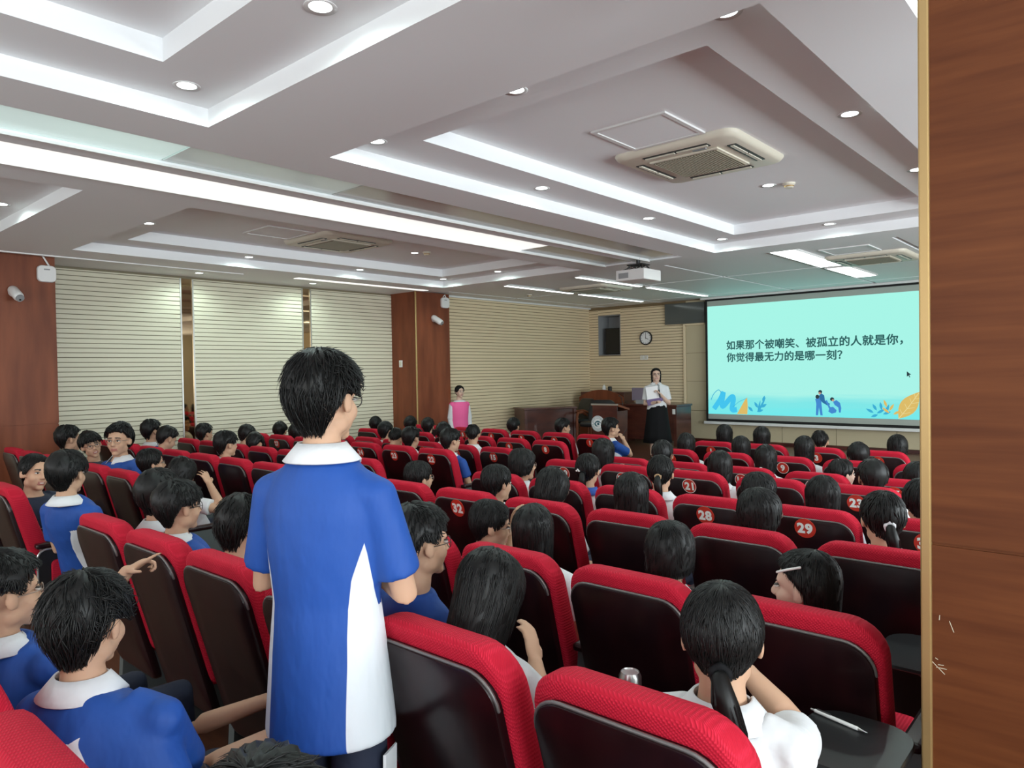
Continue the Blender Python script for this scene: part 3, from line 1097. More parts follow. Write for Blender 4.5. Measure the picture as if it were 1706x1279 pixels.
flat(stroke([(-3.16, 0.89), (-3.0, 1.10), (-2.85, 1.33)], 0.006) + sum([stroke([(-3.10 + t * .2, 0.97 + t * .26), (-3.14 + t * .22, 1.05 + t * .27)], 0.004) + stroke([(-3.10 + t * .2, 0.97 + t * .26), (-2.98 + t * .18, 1.0 + t * .24)], 0.004) for t in (0, .35, .7, 1.0)], []), c_or2, 'leaf_vein')
flat([[(-3.03, 1.69), (-3.03, 1.60), (-3.005, 1.62), (-2.99, 1.585), (-2.98, 1.59), (-2.993, 1.63), (-2.965, 1.635)]], c_hair, 'mouse_pointer')
flush()

# ------------------------------------------------------------------ stage furniture
def desk(label, loc, rotz, w, d, h):
    t = thing('desk', label, 'desk', loc, rotz, 'dark desks on the stage')
    obj('desk_top', newbox(-w / 2 - .02, w / 2 + .02, -d / 2 - .02, d / 2 + .02, h - .04, h, bev=0.008), M['wood_dark'], t)
    obj('modesty_panel', newbox(-w / 2 + .06, w / 2 - .06, -d / 2 + .03, -d / 2 + .05, 0.10, h - .04), M['wood_dark'], t)
    for sx in (-1, 1):
        obj('side_panel', newbox(sx * (w / 2 - .03) - .03, sx * (w / 2 - .03) + .03, -d / 2, d / 2, 0, h - .04, bev=0.004), M['wood_dark'], t)
    return t


SG = STAGE_Z
desk('dark red wooden desk standing by the slatted side wall', (-8.98, 11.15, SG), math.atan2(0.96, 0.51), 1.10, 0.55, 0.78)
t = desk('long dark red wooden desk behind the presenter', (-7.46, 12.72, SG), 0, 1.36, 0.6, 0.80)
obj('socket_plate', newbox(0.61, 0.67, -0.325, -0.318, 0.62, 0.72), M['white'], t)

# lectern
t = thing('lectern', 'dark wooden lectern with a round white emblem on its front', 'lectern', (-6.91, 10.35, SG))
bm = bmesh.new()
w = 0.25
loft(bm, [[Vector((x * k, y, z)) for x, y in ((-w, -.15), (w, -.15), (w, .16), (-w, .16))] for z, k in ((0.04, 0.92), (0.80, 1.0))], True)
obj('body', bm, M['wood_dark'], t)
obj('front_panel', newbox(-.25, .25, -.165, -.150, .05, .90), M['wood_dark'], t)
obj('base', newbox(-.27, .27, -.19, .19, 0, .05, bev=0.006), M['wood_dark'], t)
bm = bmesh.new()
loft(bm, [[Vector((x, y, z)) for x, y, z in ((-.27, -.17, .885 + q), (.27, -.17, .885 + q), (.27, .19, .80 + q), (-.27, .19, .80 + q))] for q in (0, .035)], True)
obj('top', bm, M['wood'], t)
obj('top_lip', newbox(-.27, .27, -.182, -.17, .895, .922), M['steel'], t)
bm = bmesh.new()
disc_prism(bm, (-.14, -.171, .58), 0.135, 0.006, 'Y', 40)
em = obj('emblem', bm, M['paper'], t)
c_em = mat('emblem_teal', (0.02, 0.12, 0.16), 0.5)
bm = bmesh.new()
for r0, r1 in ((0.128, 0.124), (0.094, 0.090)):
    loft(bm, [[Vector((-.14 + r * math.cos(a), -.1725, .58 + r * math.sin(a))) for a in np.linspace(0, 2 * PI, 41)[:-1]] for r in (r0, r1)], False)
obj('emblem_ring', bm, c_em, em)
bm = bmesh.new()
eye = [(-.07, 0.0), (-.04, .035), (0, .05), (.045, .035), (.075, 0.005), (.04, .018), (0, .026), (-.03, .018), (-.045, -.004), (-.02, -.035), (.02, -.045), (-.03, -.05), (-.062, -.028)]
bm.faces.new([bm.verts.new((-.14 + a, -.173, .58 + b)) for a, b in eye])
bm.faces.new([bm.verts.new((-.14 + .022 * math.cos(a) + .01, -.173, .58 + .022 * math.sin(a) - .006)) for a in np.linspace(0, 2 * PI, 20)[:-1]])
for k in range(26):
    a = 2 * PI * k / 26
    c = Vector((-.14 + .109 * math.cos(a), -.173, .58 + .109 * math.sin(a)))
    e1, e2 = Vector((math.cos(a), 0, math.sin(a))) * .007, Vector((-math.sin(a), 0, math.cos(a))) * .004
    if k % 13:
        bm.faces.new([bm.verts.new(p) for p in (c - e1 - e2, c + e1 - e2, c + e1 + e2, c - e1 + e2)])
obj('emblem_mark', bm, c_em, em)
bm = bmesh.new()
tube(bm, [(.2, .1, .84), (.2, .05, 1.02), (.19, -.02, 1.06)], 0.006, 6)
obj('gooseneck', bm, M['black'], t)

# arched presidium console with small things on it
t = thing('console', 'reddish wooden console with an arched top behind the lectern', 'console', (-8.80, 12.85, SG))
bm = bmesh.new()
prof = [(-.56, 0), (.56, 0), (.56, .90)] + [(x, .90 + .17 * math.cos(x / .56 * PI / 2) ** 0.8) for x in np.linspace(.52, -.52, 15)] + [(-.56, .90)]
loft(bm, [[Vector((x, y, z)) for x, z in prof] for y in (-.03, .03)], True)
obj('arched_panel', bm, M['wood'], t)
obj('cabinet', newbox(-.54, .54, .03, .45, 0, .82, bev=0.006), M['wood_dark'], t)
obj('cabinet_top', newbox(-.56, .56, .03, .47, .82, 1.02, bev=0.006), M['wood_dark'], t)
bm = bmesh.new()
lathe(bm, (-8.86, 13.05, SG + 1.02), [(0.035, 0), (0.04, 0.02), (0.04, 0.11), (0.02, 0.13), (0.02, 0.15)], 16)
tb = tag(obj('bottle', bm, M['white'], smooth=True), 'small white bottle on top of the arched console', 'bottle')
bm = bmesh.new()
lathe(bm, (-8.86, 13.05, SG + 1.15), [(0.022, 0), (0.022, 0.025)], 14)
obj('cap', bm, M['offwhite'], tb)
bm = bmesh.new()
lathe(bm, (-8.71, 13.05, SG + 1.02), [(0.04, 0), (0.045, 0.02), (0.045, 0.10), (0.035, 0.115)], 16)
tag(obj('cup', bm, M['black'], smooth=True), 'small black cup on top of the arched console', 'cup')
t = tag(obj('monitor', newbox(-7.92, -7.52, 12.66, 12.69, SG + .86, SG + 1.12, bev=0.01), mat('lilac_grey_plastic', (0.22, 0.18, 0.24), 0.5)), 'grey monitor turned away on the long desk', 'monitor')
obj('stand', newbox(-7.80, -7.64, 12.62, 12.76, SG + .80, SG + .87), M['grey'], t)


def armchair(label, loc, rotz):
    t = thing('armchair', label, 'chair', loc, rotz, 'black armchairs on the stage')
    bm = bmesh.new()
    box(bm, -.27, .27, -.25, .27, .40, .50, bev=0.04)
    obj('seat', bm, M['leather'], t, angle=40)
    bm = bmesh.new()
    out = rrect(.56, .44, .14, 6, 0.06, .05)
    loft(bm, [[Vector((x * k, .24 + y + (z) * .18, .46 + z * k)) for x, z in out] for y, k in ((-.03, .94), (-.01, 1), (.05, 1), (.07, .95))], True)
    obj('backrest', bm, M['leather'], t, angle=40)
    for sx in (-1, 1):
        bm = bmesh.new()
        tube(bm, [(sx * .31, -.26, 0), (sx * .315, -.25, .58), (sx * .315, -.20, .66), (sx * .315, .05, .67), (sx * .31, .26, .60)], 0.026, 8)
        obj('arm', bm, M['wood'], t, smooth=True)
        bm = bmesh.new()
        tube(bm, [(sx * .27, .26, 0), (sx * .27, .24, .45)], 0.024, 8)
        obj('leg', bm, M['wood'], t, smooth=True)
    return t


a0 = armchair('black armchair with wooden arms beside the side desk', (-8.95, 12.05, SG), R(-25))
dup(a0, (-8.02, 11.55, SG), R(15), 'black armchair with wooden arms right behind the lectern')


# ------------------------------------------------------------------ auditorium chairs
PITCH_X = 0.573
YR = {k: 1.29 + 0.9 * (8 - k) for k in range(1, 10)}


def floor_row(k):
    return {1: 0, 2: 0, 3: 0, 4: .07, 5: .07, 6: .12, 7: .12, 8: .18, 9: .24}[k]


def col_x(block, c):
    """centre of a seat; the near block counts from the aisle towards the column, the wall block from the aisle towards the wall"""
    return -3.65 + PITCH_X * (c - 1) if block == 'R' else -5.30 - PITCH_X * (c - 1)


def y_rear(z):
    return -0.11 + (0.98 - z) * 0.27


def back_ring(w, z0, h, r, k, n, taper=0.05, rb=0.05):
    zc = z0 + h / 2
    return [Vector((x * k, y_rear(zc + (z0 + z - zc) * k) + n(zc + (z0 + z - zc) * k), zc + (z0 + z - zc) * k)) for x, z in rrect(w, h, r, 7, taper, rb)]


def make_chair():
    t = thing('auditorium_chair', 'x', 'chair', (0, 0, 0), 0, 'red auditorium chairs')
    lum = lambda z: 0.10 + 0.05 * max(0.0, math.sin(PI * min(1, max(0, (0.86 - z) / 0.5))))
    bm = bmesh.new()
    loft(bm, [back_ring(.50, .36, .62, .105, k, (lambda z, a=a: lum(z) * a + 0.004)) for k, a in ((.93, .05), (.975, .10), (1.0, .22), (1.0, .70), (.985, .90), (.95, 1.0), (.88, 1.04))], True)
    b = obj('backrest', bm, M['fabric'], t, angle=50)
    bm = bmesh.new()
    loft(bm, [back_ring(.462, .22, .705, .085, k, (lambda z, a=a: a)) for k, a in ((1.0, .018), (1.0, -.004), (.985, -.014), (.95, -.018), (.6, -.021))], True)
    obj('back_panel', bm, M['shell'], t, angle=40)
    bm = bmesh.new()
    pts = [(x, z) for x, z in rrect(.462, .705, .085, 7, 0.05, .05)]
    side = [p for p in pts if p[1] > 0.50]
    side.sort(key=lambda p: math.atan2(p[1] - .45, p[0]))
    tube(bm, [Vector((x, y_rear(.22 + z) - .006, .22 + z)) for x, z in side], 0.0048, 6)
    obj('edge_trim', bm, M['trimgrey'], t, smooth=True)
    bm = bmesh.new()
    loft(bm, [[Vector((x * k, .34 + y * k, z)) for x, y in [(a, c - .23) for a, c in rrect(.47, .46, .07)]] for z, k in ((.375, .95), (.39, 1), (.455, 1), (.475, .94))], True)
    obj('seat', bm, M['fabric'], t, angle=50)
    obj('seat_pan', newbox(-.225, .225, .14, .53, .345, .377, bev=0.006), M['shell'], t)
    side_panel(t, PITCH_X / 2)
    return t


def side_panel(t, x):
    bm = bmesh.new()
    prof = [(.10, 0), (.42, 0), (.42, .06), (.36, .12), (.40, .40), (.50, .56), (.50, .60), (.06, .60), (.05, .50), (.12, .30)]
    loft(bm, [[Vector((x + q, y, z)) for y, z in prof] for q in (-.022, .022)], True)
    p = obj('side_panel', bm, M['panelside'], t)
    bm = bmesh.new()
    box(bm, x - .03, x + .03, .03, .47, .60, .632, bev=0.012)
    obj('armrest', bm, M['shell'], p)


M['trimgrey'] = mat('grey_edge_trim', (0.17, 0.16, 0.155), 0.35, 0.4)


def sticker(t, num, ring):
    """round red number sticker on the back panel"""
    zc, r = 0.875, 0.055
    n = Vector((0, -1, -0.27)).normalized()
    up = Vector((0, -0.27, 1)).normalized()
    c = Vector((-0.01, y_rear(zc) - .0225, zc))
    X = Vector((1, 0, 0))
    bm = bmesh.new()
    loft(bm, [[c + (X * math.cos(a) + up * math.sin(a)) * r + n * q for a in np.linspace(0, 2 * PI, 33)[:-1]] for q in (-.003, .0012)], True)
    st = obj('number_sticker', bm, M['sticker'], t)
    if ring:
        bm = bmesh.new()
        loft(bm, [[c + (X * math.cos(a) + up * math.sin(a)) * q + n * .0018 for a in np.linspace(0, 2 * PI, 33)[:-1]] for q in (r, r - .004)], False)
        obj('sticker_ring', bm, M['ink_white'], st)
    key = str(num)

    def done(me):
        co = np.zeros(len(me.vertices) * 3)
        me.vertices.foreach_get('co', co)
        co = co.reshape(-1, 3)
        mid = (co.max(0) + co.min(0)) / 2
        k = 0.062 / (co[:, 1].max() - co[:, 1].min())
        a = (co - mid) * k
        out = np.array(c)[None] + a[:, 0:1] * np.array(X)[None] + a[:, 1:2] * np.array(up)[None] + np.array(n)[None] * 0.0018
        me.vertices.foreach_set('co', out.ravel())
        me.update()
        link('numeral', me, M['ink_white'], st)
    text_mesh(key, 0.08, done, 0.004, 0.0, 1.1)


ROWN = {1: 'front row', 2: 'second row', 3: 'third row', 4: 'fourth row', 5: 'fifth row', 6: 'sixth row', 7: 'seventh row', 8: 'eighth row', 9: 'last row'}
ORD = ('first', 'second', 'third', 'fourth', 'fifth', 'sixth', 'seventh')
NUMS_R = (1, 2, 3, 4, 7, 8, 9, 13, 14, 15, 16, 17, 19, 20, 21, 22, 23, 28, 29, 30, 32)
NUMS_A = (1, 2, 3, 4, 5, 8, 9, 10, 15, 16, 17, 22, 23, 24, 25, 26, 27)
SKIP = {('R', 1, 5), ('R', 1, 6), ('R', 2, 6), ('R', 3, 6), ('R', 4, 6)}
CH = {}
chair0 = make_chair()
first = True
for block, ncol in (('R', 6), ('A', 7)):
    for row in range(1, 10):
        for c in range(1, ncol + 1):
            if (block, row, c) in SKIP or (block == 'A' and (row == 9 or (row == 8 and c > 2))) or (block == 'R' and row == 9 and c not in (3, 4, 5, 6)):
                continue
            loc = (col_x(block, c), YR[row], floor_row(row))
            if first:
                t = chair0
                t.location = loc
                first = False
            else:
                t = dup(chair0, loc)
            num = (row - 1) * ncol + c
            has = num in (NUMS_R if block == 'R' else NUMS_A)
            blk = 'near column block' if block == 'R' else 'wall side block'
            t['label'] = 'red chair %s%s from the aisle, %s, %s' % (('stickered %d, ' % num) if has else '', ORD[c - 1], ROWN[row], blk)
            CH[(block, row, c)] = t
for (block, row, c), t in CH.items():
    if c == (1 if block == 'R' else 7):
        side_panel(t, -PITCH_X / 2)
    num = (row - 1) * (6 if block == 'R' else 7) + c
    if num in (NUMS_R if block == 'R' else NUMS_A):
        sticker(t, num, (block == 'R' and num in (9, 13, 14, 15, 16, 19, 20, 21)))
flush()


def tablet(t, x, y, z, w, d, rot=0.0):
    """writing tablet swung out over the lap, with its arm"""
    bm = bmesh.new()
    mtx = Matrix.Translation((x, y, z)) @ Matrix.Rotation(rot, 4, 'Z')
    out = [(a, c - d / 2) for a, c in rrect(w, d, .09, 6, 0, .06)]
    loft(bm, [[mtx @ Vector((a * k, c * k, q)) for a, c in out] for q, k in ((0, .98), (.004, 1), (.014, 1), (.018, .98))], True)
    p = obj('writing_tablet', bm, M['tablet'], t, angle=40)
    bm = bmesh.new()
    tube(bm, [(x + .06 if x < 0.2 else x, y - d / 2 + .05, z), (PITCH_X / 2, .42, z - .03), (PITCH_X / 2, .40, .58)], 0.012, 8)
    obj('tablet_arm', bm, M['black'], p)


tablet(CH[('R', 8, 6)], .22, .62, .66, .26, .32)
tablet(CH[('R', 9, 4)], .16, .52, .50, .24, .26)
tablet(CH[('R', 7, 6)], .21, .58, .68, .28, .34)
tablet(CH[('R', 8, 5)], .20, .52, .60, .22, .28)
tablet(CH[('A', 7, 3)], .04, .60, .68, .30, .34)
# the aisle side of the wall block's last chair carries a red fabric inset
t = CH[('A', 8, 1)]
bm = bmesh.new()
loft(bm, [[Vector((PITCH_X / 2 + .024 + q, .02 + a + .18, .30 + c)) for a, c in rrect(.34, .30, .05)] for q in (0, .02)], True)
p = obj('end_panel', bm, M['black'], t)
bm = bmesh.new()
loft(bm, [[Vector((PITCH_X / 2 + .044 + q, .02 + a * k + .20, .33 + c * k)) for a, c in rrect(.24, .20, .03)] for q, k in ((0, 1), (.008, 1), (.012, .95))], True)
obj('fabric_inset', bm, M['fabric'], p)
bm = bmesh.new()
o_ = rrect(.34, .30, .05)
tube(bm, [Vector((PITCH_X / 2 + .044, .20 + a, .30 + c)) for a, c in o_ + o_[:2]], 0.006, 6)
obj('edge_profile', bm, M['steel'], p)


# ------------------------------------------------------------------ people
SK_C, SK_R = Vector((0, -.012, .03)), (.077, .097, .090)

HAIRLINES = {  # azimuth from the face (deg) -> lowest point of the hair in the head's frame
    'boy': ((0, 48, 62, 78, 92, 104, 122, 140, 180), (.072, .066, .044, .016, .026, .030, -.026, -.064, -.078)),
    'buzz': ((0, 48, 62, 78, 92, 104, 122, 140, 180), (.085, .078, .05, .012, .016, .02, -.012, -.038, -.046)),
    'fringe': ((0, 48, 62, 78, 92, 104, 122, 140, 180), (.040, .040, .022, .010, .022, .026, -.025, -.056, -.068)),
    'pony': ((0, 40, 62, 80, 96, 112, 130, 180), (.088, .078, .045, .018, .016, -.012, -.045, -.062)),
    'bob': ((0, 34, 52, 66, 80, 180), (.060, .055, .010, -.080, -.115, -.125)),
    'short_bob': ((0, 34, 52, 66, 80, 120, 180), (.055, .05, .020, -.045, -.065, -.075, -.085)),
    'presenter': ((0, 40, 62, 76, 88, 180), (.084, .076, .052, -.09, -.21, -.25)),
    'tucked': ((0, 36, 60, 80, 94, 108, 180), (.082, .074, .058, .034, .014, -.07, -.13)),
    'long': ((0, 34, 52, 68, 82, 180), (.072, .062, .0, -.13, -.25, -.29)),
    'tied': ((0, 30, 50, 70, 90, 106, 130, 180), (.085, .070, .030, .000, -.010, -.03, -.055, -.07)),
}
THICK = {'boy': .025, 'buzz': .010, 'fringe': .024, 'pony': .014, 'bob': .020, 'short_bob': .020, 'long': .019, 'presenter': .010, 'tucked': .018, 'tied': .013}


class Frame:
    def __init__(s, c, yaw, pitch, roll, k):
        y, p = R(yaw), R(pitch)
        s.c, s.k = Vector(c), k
        s.f = Vector((math.sin(y) * math.cos(p), math.cos(y) * math.cos(p), -math.sin(p)))
        s.r = Vector((math.cos(y), -math.sin(y), 0))
        s.u = s.r.cross(s.f)
        if roll:
            q = Matrix.Rotation(R(roll), 3, s.f)
            s.r, s.u = q @ s.r, q @ s.u

    def w(s, p):
        return s.c + (s.r * p[0] + s.f * p[1] + s.u * p[2]) * s.k

    def d(s, p):
        return s.r * p[0] + s.f * p[1] + s.u * p[2]

    def inv(s, p):
        q = (p - s.c) / s.k
        return Vector((q.dot(s.r), q.dot(s.f), q.dot(s.u)))

    @property
    def axes(s):
        return (s.r, s.f, s.u)


def hair_mesh(style, rnd, nst, spiky, fr, root, seed_len=1.0):
    tab = HAIRLINES[style]
    th0 = THICK[style]
    rx, ry, rz = SK_R
    hang = style in ('bob', 'short_bob', 'long', 'presenter', 'tucked')

    def zend(a):
        return float(np.interp(abs((a + 180) % 360 - 180), tab[0], tab[1]))

    def P(a, t, off, dz=0.0):
        """point on the hair path of azimuth a (deg), t 0 crown .. 1 end, off outward"""
        ze = min(zend(a) + dz, .112)
        th = math.acos(max(-1, min(1, (ze - SK_C.z) / rz))) if not (hang and ze < SK_C.z) else PI / 2
        drop = max(0.0, SK_C.z - ze) if hang else 0.0
        arc = th * .09
        q = t * (arc + drop)
        ar = R(a)
        if q <= arc or drop == 0:
            an = min(q, arc) / .09
            rho, z = math.sin(an), SK_C.z + rz * math.cos(an)
            nz = math.cos(an)
        else:
            d = q - arc
            back = abs((a + 180) % 360 - 180) / 180
            rho, z, nz = 1.0 - min(.22, d * 1.1) * (0.3 + .5 * back), SK_C.z - d, -0.1
        if not hang and z < SK_C.z:
            rho = max(rho, .62)
        nx, ny = math.sin(ar), math.cos(ar)
        nr = math.sqrt(max(0.02, 1 - nz * nz)) if abs(nz) < 1 else .1
        sh = -.028 * max(0.0, 1 - t * 2.2)
        return Vector((nx * (rho * rx + off * nr), SK_C.y + sh + ny * (rho * ry + off * nr), z + off * nz))

    bm = bmesh.new()
    na, nt = 44, 13
    jit = [rnd.uniform(-.006, .006) * (1.6 if spiky else 1) for _ in range(na)]
    lum = [[rnd.uniform(.85, 1.18) for _ in range(nt + 1)] for _ in range(na)]
    rings_o, rings_i = [], []
    for j in range(nt + 1):
        t = 0.02 + 0.98 * j / nt
        ro, ri = [], []
        for i in range(na):
            a = -180 + 360 * i / na
            edge = min(1.0, (1 - t) * 3.2 + (.35 if not hang else .65))
            vol = 1.0 + (.25 if abs(abs(a) - 90) > 40 and t < .5 and style in ('boy', 'fringe') else 0)
            ro.append(P(a, t, th0 * edge * vol * lum[i][j], jit[i]))
            ri.append(P(a, t, -.004, jit[i]))
        rings_o.append(ro)
        rings_i.append(ri)
    vs = loft(bm, rings_o, False)
    f = bm.faces.new(vs[0])
    vi = [[bm.verts.new(p) for p in r] for r in rings_i[2:]]
    for a_, b_ in zip(vi[:-1], vi[1:]):
        for i in range(na):
            j = (i + 1) % na
            bm.faces.new((a_[j], a_[i], b_[i], b_[j]))
    bm.faces.new(vi[0][::-1])
    for i in range(na):
        j = (i + 1) % na
        bm.faces.new((vs[-1][j], vs[-1][i], vi[-1][i], vi[-1][j]))
    for f in bm.faces:
        f.smooth = True
    # strands lying on the cap
    for _ in range(nst):
        a = rnd.uniform(-180, 180)
        t0 = rnd.random() ** .95 * (.9 if not hang else .7)
        ln = (rnd.uniform(.16, .38) if not hang else rnd.uniform(.25, .5)) * seed_len
        t1 = min(1.0 + (.03 if hang or abs(a) < 75 else .10), t0 + ln)
        da = rnd.uniform(-14, 14) * (1.6 if spiky else 1) * (.4 if hang else 1)
        lift = rnd.uniform(0, .010) * ((2.3 if abs(a) > 75 else 1.2) if spiky else (.45 if hang or style in ('pony', 'tied') else 1))
        w = rnd.uniform(.0011, .0026) * (1.0 if nst > 500 else 2.0)
        pts = []
        for k in range(4):
            q = k / 3
            pts.append(P(a + da * q, t0 + (t1 - t0) * q, th0 * .85 + lift * q + .0012, 0))
        prev = None
        for k, p in enumerate(pts):
            tan = (pts[min(k + 1, 3)] - pts[max(k - 1, 0)])
            sd = tan.cross(p - SK_C)
            sd = sd.normalized() if sd.length > 1e-9 else Vector((1, 0, 0))
            up = (p - SK_C).normalized()
            ww = w * (1, 1.2, .9, .15)[k]
            cur = [bm.verts.new(p + sd * ww), bm.verts.new(p - sd * ww), bm.verts.new(p + up * ww * .9)]
            if prev:
                for i, j in ((0, 2), (2, 1), (1, 0)):
                    f = bm.faces.new((prev[i], prev[j], cur[j], cur[i]))
                    f.smooth = True
            prev = cur
    for v in bm.verts:
        v.co = fr.w(v.co) - root
    return bm


def pony_tail(fr, root, rnd, length=.20, n=40, base=(0, -.108, -.005), side=0.0):
    bm = bmesh.new()
    b = Vector(base)
    pts = [b + Vector((0, .01, 0)), b + Vector((0, -.022, -.004)), b + Vector((side * .01, -.034, -.05)), b + Vector((side * .03, -.026, -.11)), b + Vector((side * .05, -.012, -length))]
    tube(bm, pts, [.014, .019, .026, .021, .006], 12)
    for f in bm.faces:
        f.smooth = True
    for _ in range(n):
        a, q = rnd.uniform(0, 2 * PI), rnd.uniform(.6, 1.1)
        o = Vector((math.cos(a), math.sin(a) * .8, 0))
        tube(bm, [p + o * r_ * q for p, r_ in zip(pts[1:], (.016, .025, .022, .010))] + [pts[-1] + o * .012 * rnd.uniform(.5, 2) + Vector((0, 0, -rnd.uniform(0, .03)))], [.002, .003, .0028, .002, .0005], 4, round_ends=False)
    for v in bm.verts:
        v.co = fr.w(v.co) - root
    tie = bmesh.new()
    m = 20
    rings = []
    for i in range(16):
        a = 2 * PI * i / 16
        c = b + Vector((math.cos(a) * .017, -.010, math.sin(a) * .017))
        rr = .0085 * (1 + .18 * math.sin(5 * a))
        rings.append([c + Vector((math.cos(a) * math.cos(2 * PI * k / 8), math.sin(2 * PI * k / 8), math.sin(a) * math.cos(2 * PI * k / 8))) * rr for k in range(8)])
    rings.append(rings[0])
    loft(tie, rings, False)
    for v in tie.verts:
        v.co = fr.w(v.co) - root
    return bm, tie


def glasses_mesh(fr, root, round_=True):
    bm = bmesh.new()
    for sx in (-1, 1):
        pts = []
        for k in range(17):
            a = 2 * PI * k / 16
            pts.append((sx * .033 + .0235 * math.cos(a), .097 - .010 * abs(math.cos(a) * .5 + sx * .5), .002 + (.020 if round_ else .016) * math.sin(a)))
        tube(bm, pts, .0016, 6, round_ends=False)
        tube(bm, [(sx * .056, .088, .006), (sx * .078, .05, .007), (sx * .082, -.006, .004), (sx * .080, -.022, -.012)], .0016, 6)
    tube(bm, [(-.0095, .098, .006), (0, .100, .009), (.0095, .098, .006)], .0016, 6)
    for v in bm.verts:
        v.co = fr.w(v.co) - root
    return bm


def add_hand(bm, wrist, d, n, curl=35, thumb=1, k=1.0, spread=0.0, curls=None):
    """palm with five separate fingers; d along the fingers, n out of the palm, thumb: side (+1/-1)"""
    d = Vector(d).normalized()
    n = (Vector(n) - d * Vector(n).dot(d)).normalized()
    x = d.cross(n) * thumb
    w = Vector(wrist)
    ellipsoid(bm, w + d * .048 * k, (.038 * k, .052 * k, .016 * k), (x, d, n), 12)
    for i in range(4):
        off = (.0285 - .019 * i) * k
        L = (.88, 1.0, .95, .74)[i] * k
        c = R(curl if curls is None else curls[i])
        b = w + d * (.082, .086, .083, .074)[i] * k + x * off
        dirv = (d + x * spread * (1.5 - i) * .35).normalized()
        pts, rad = [b - d * .012 * k, b], [.0095 * k, .0092 * k]
        a = 0.0
        for seg, (ln, f_) in enumerate(((.040, .55), (.026, 1.0), (.022, .8))):
            a += c * f_
            b = b + (dirv * math.cos(a) + n * math.sin(a)) * ln * L
            pts.append(b)
            rad.append((.0085, .0078, .0068)[seg] * k)
        tube(bm, pts, rad, 8)
    b = w + d * .022 * k + x * .028 * k
    p1 = b + (d * .55 + x * .65 + n * .30).normalized() * .042 * k
    p2 = p1 + (d * .80 + x * .25 + n * .45).normalized() * .032 * k
    tube(bm, [w + d * .012 * k + x * .012 * k, b, p1, p2], [.014 * k, .0125 * k, .0105 * k, .008 * k], 8)


def add_head(bm, fr):
    """skull, jaw, nose, ears, lips: volumes that are fused afterwards"""
    k, ax = fr.k, fr.axes

    def e(c, r_, n=14):
        ellipsoid(bm, fr.w(c), [q * k for q in r_], ax, n)
    e((0, -.012, .030), (.074, .094, .087), 22)
    e((0, .028, -.040), (.058, .060, .070), 18)
    e((0, .045, .030), (.058, .040, .046))
    for sx in (-1, 1):
        e((sx * .034, .046, -.030), (.029, .036, .034))
        e((sx * .030, .070, .027), (.024, .014, .010))
        e((sx * .0840, -.012, -.004), (.0080, .0200, .033), 12)
        e((sx * .0760, -.004, -.006), (.0100, .0120, .022), 10)
        e((sx * .0740, .000, -.022), (.008, .012, .014), 10)
        e((sx * .011, .094, -.030), (.0085, .010, .008), 10)
        e((sx * .046, .000, -.062), (.018, .034, .028))
    tube(bm, [fr.w((0, .080, .022)), fr.w((0, .093, -.004)), fr.w((0, .104, -.026))], [.007 * k, .009 * k, .0115 * k], 10)
    e((0, .064, -.096), (.026, .022, .019))
    e((0, .079, -.056), (.024, .012, .0055), 12)
    e((0, .077, -.069), (.021, .013, .0065), 12)


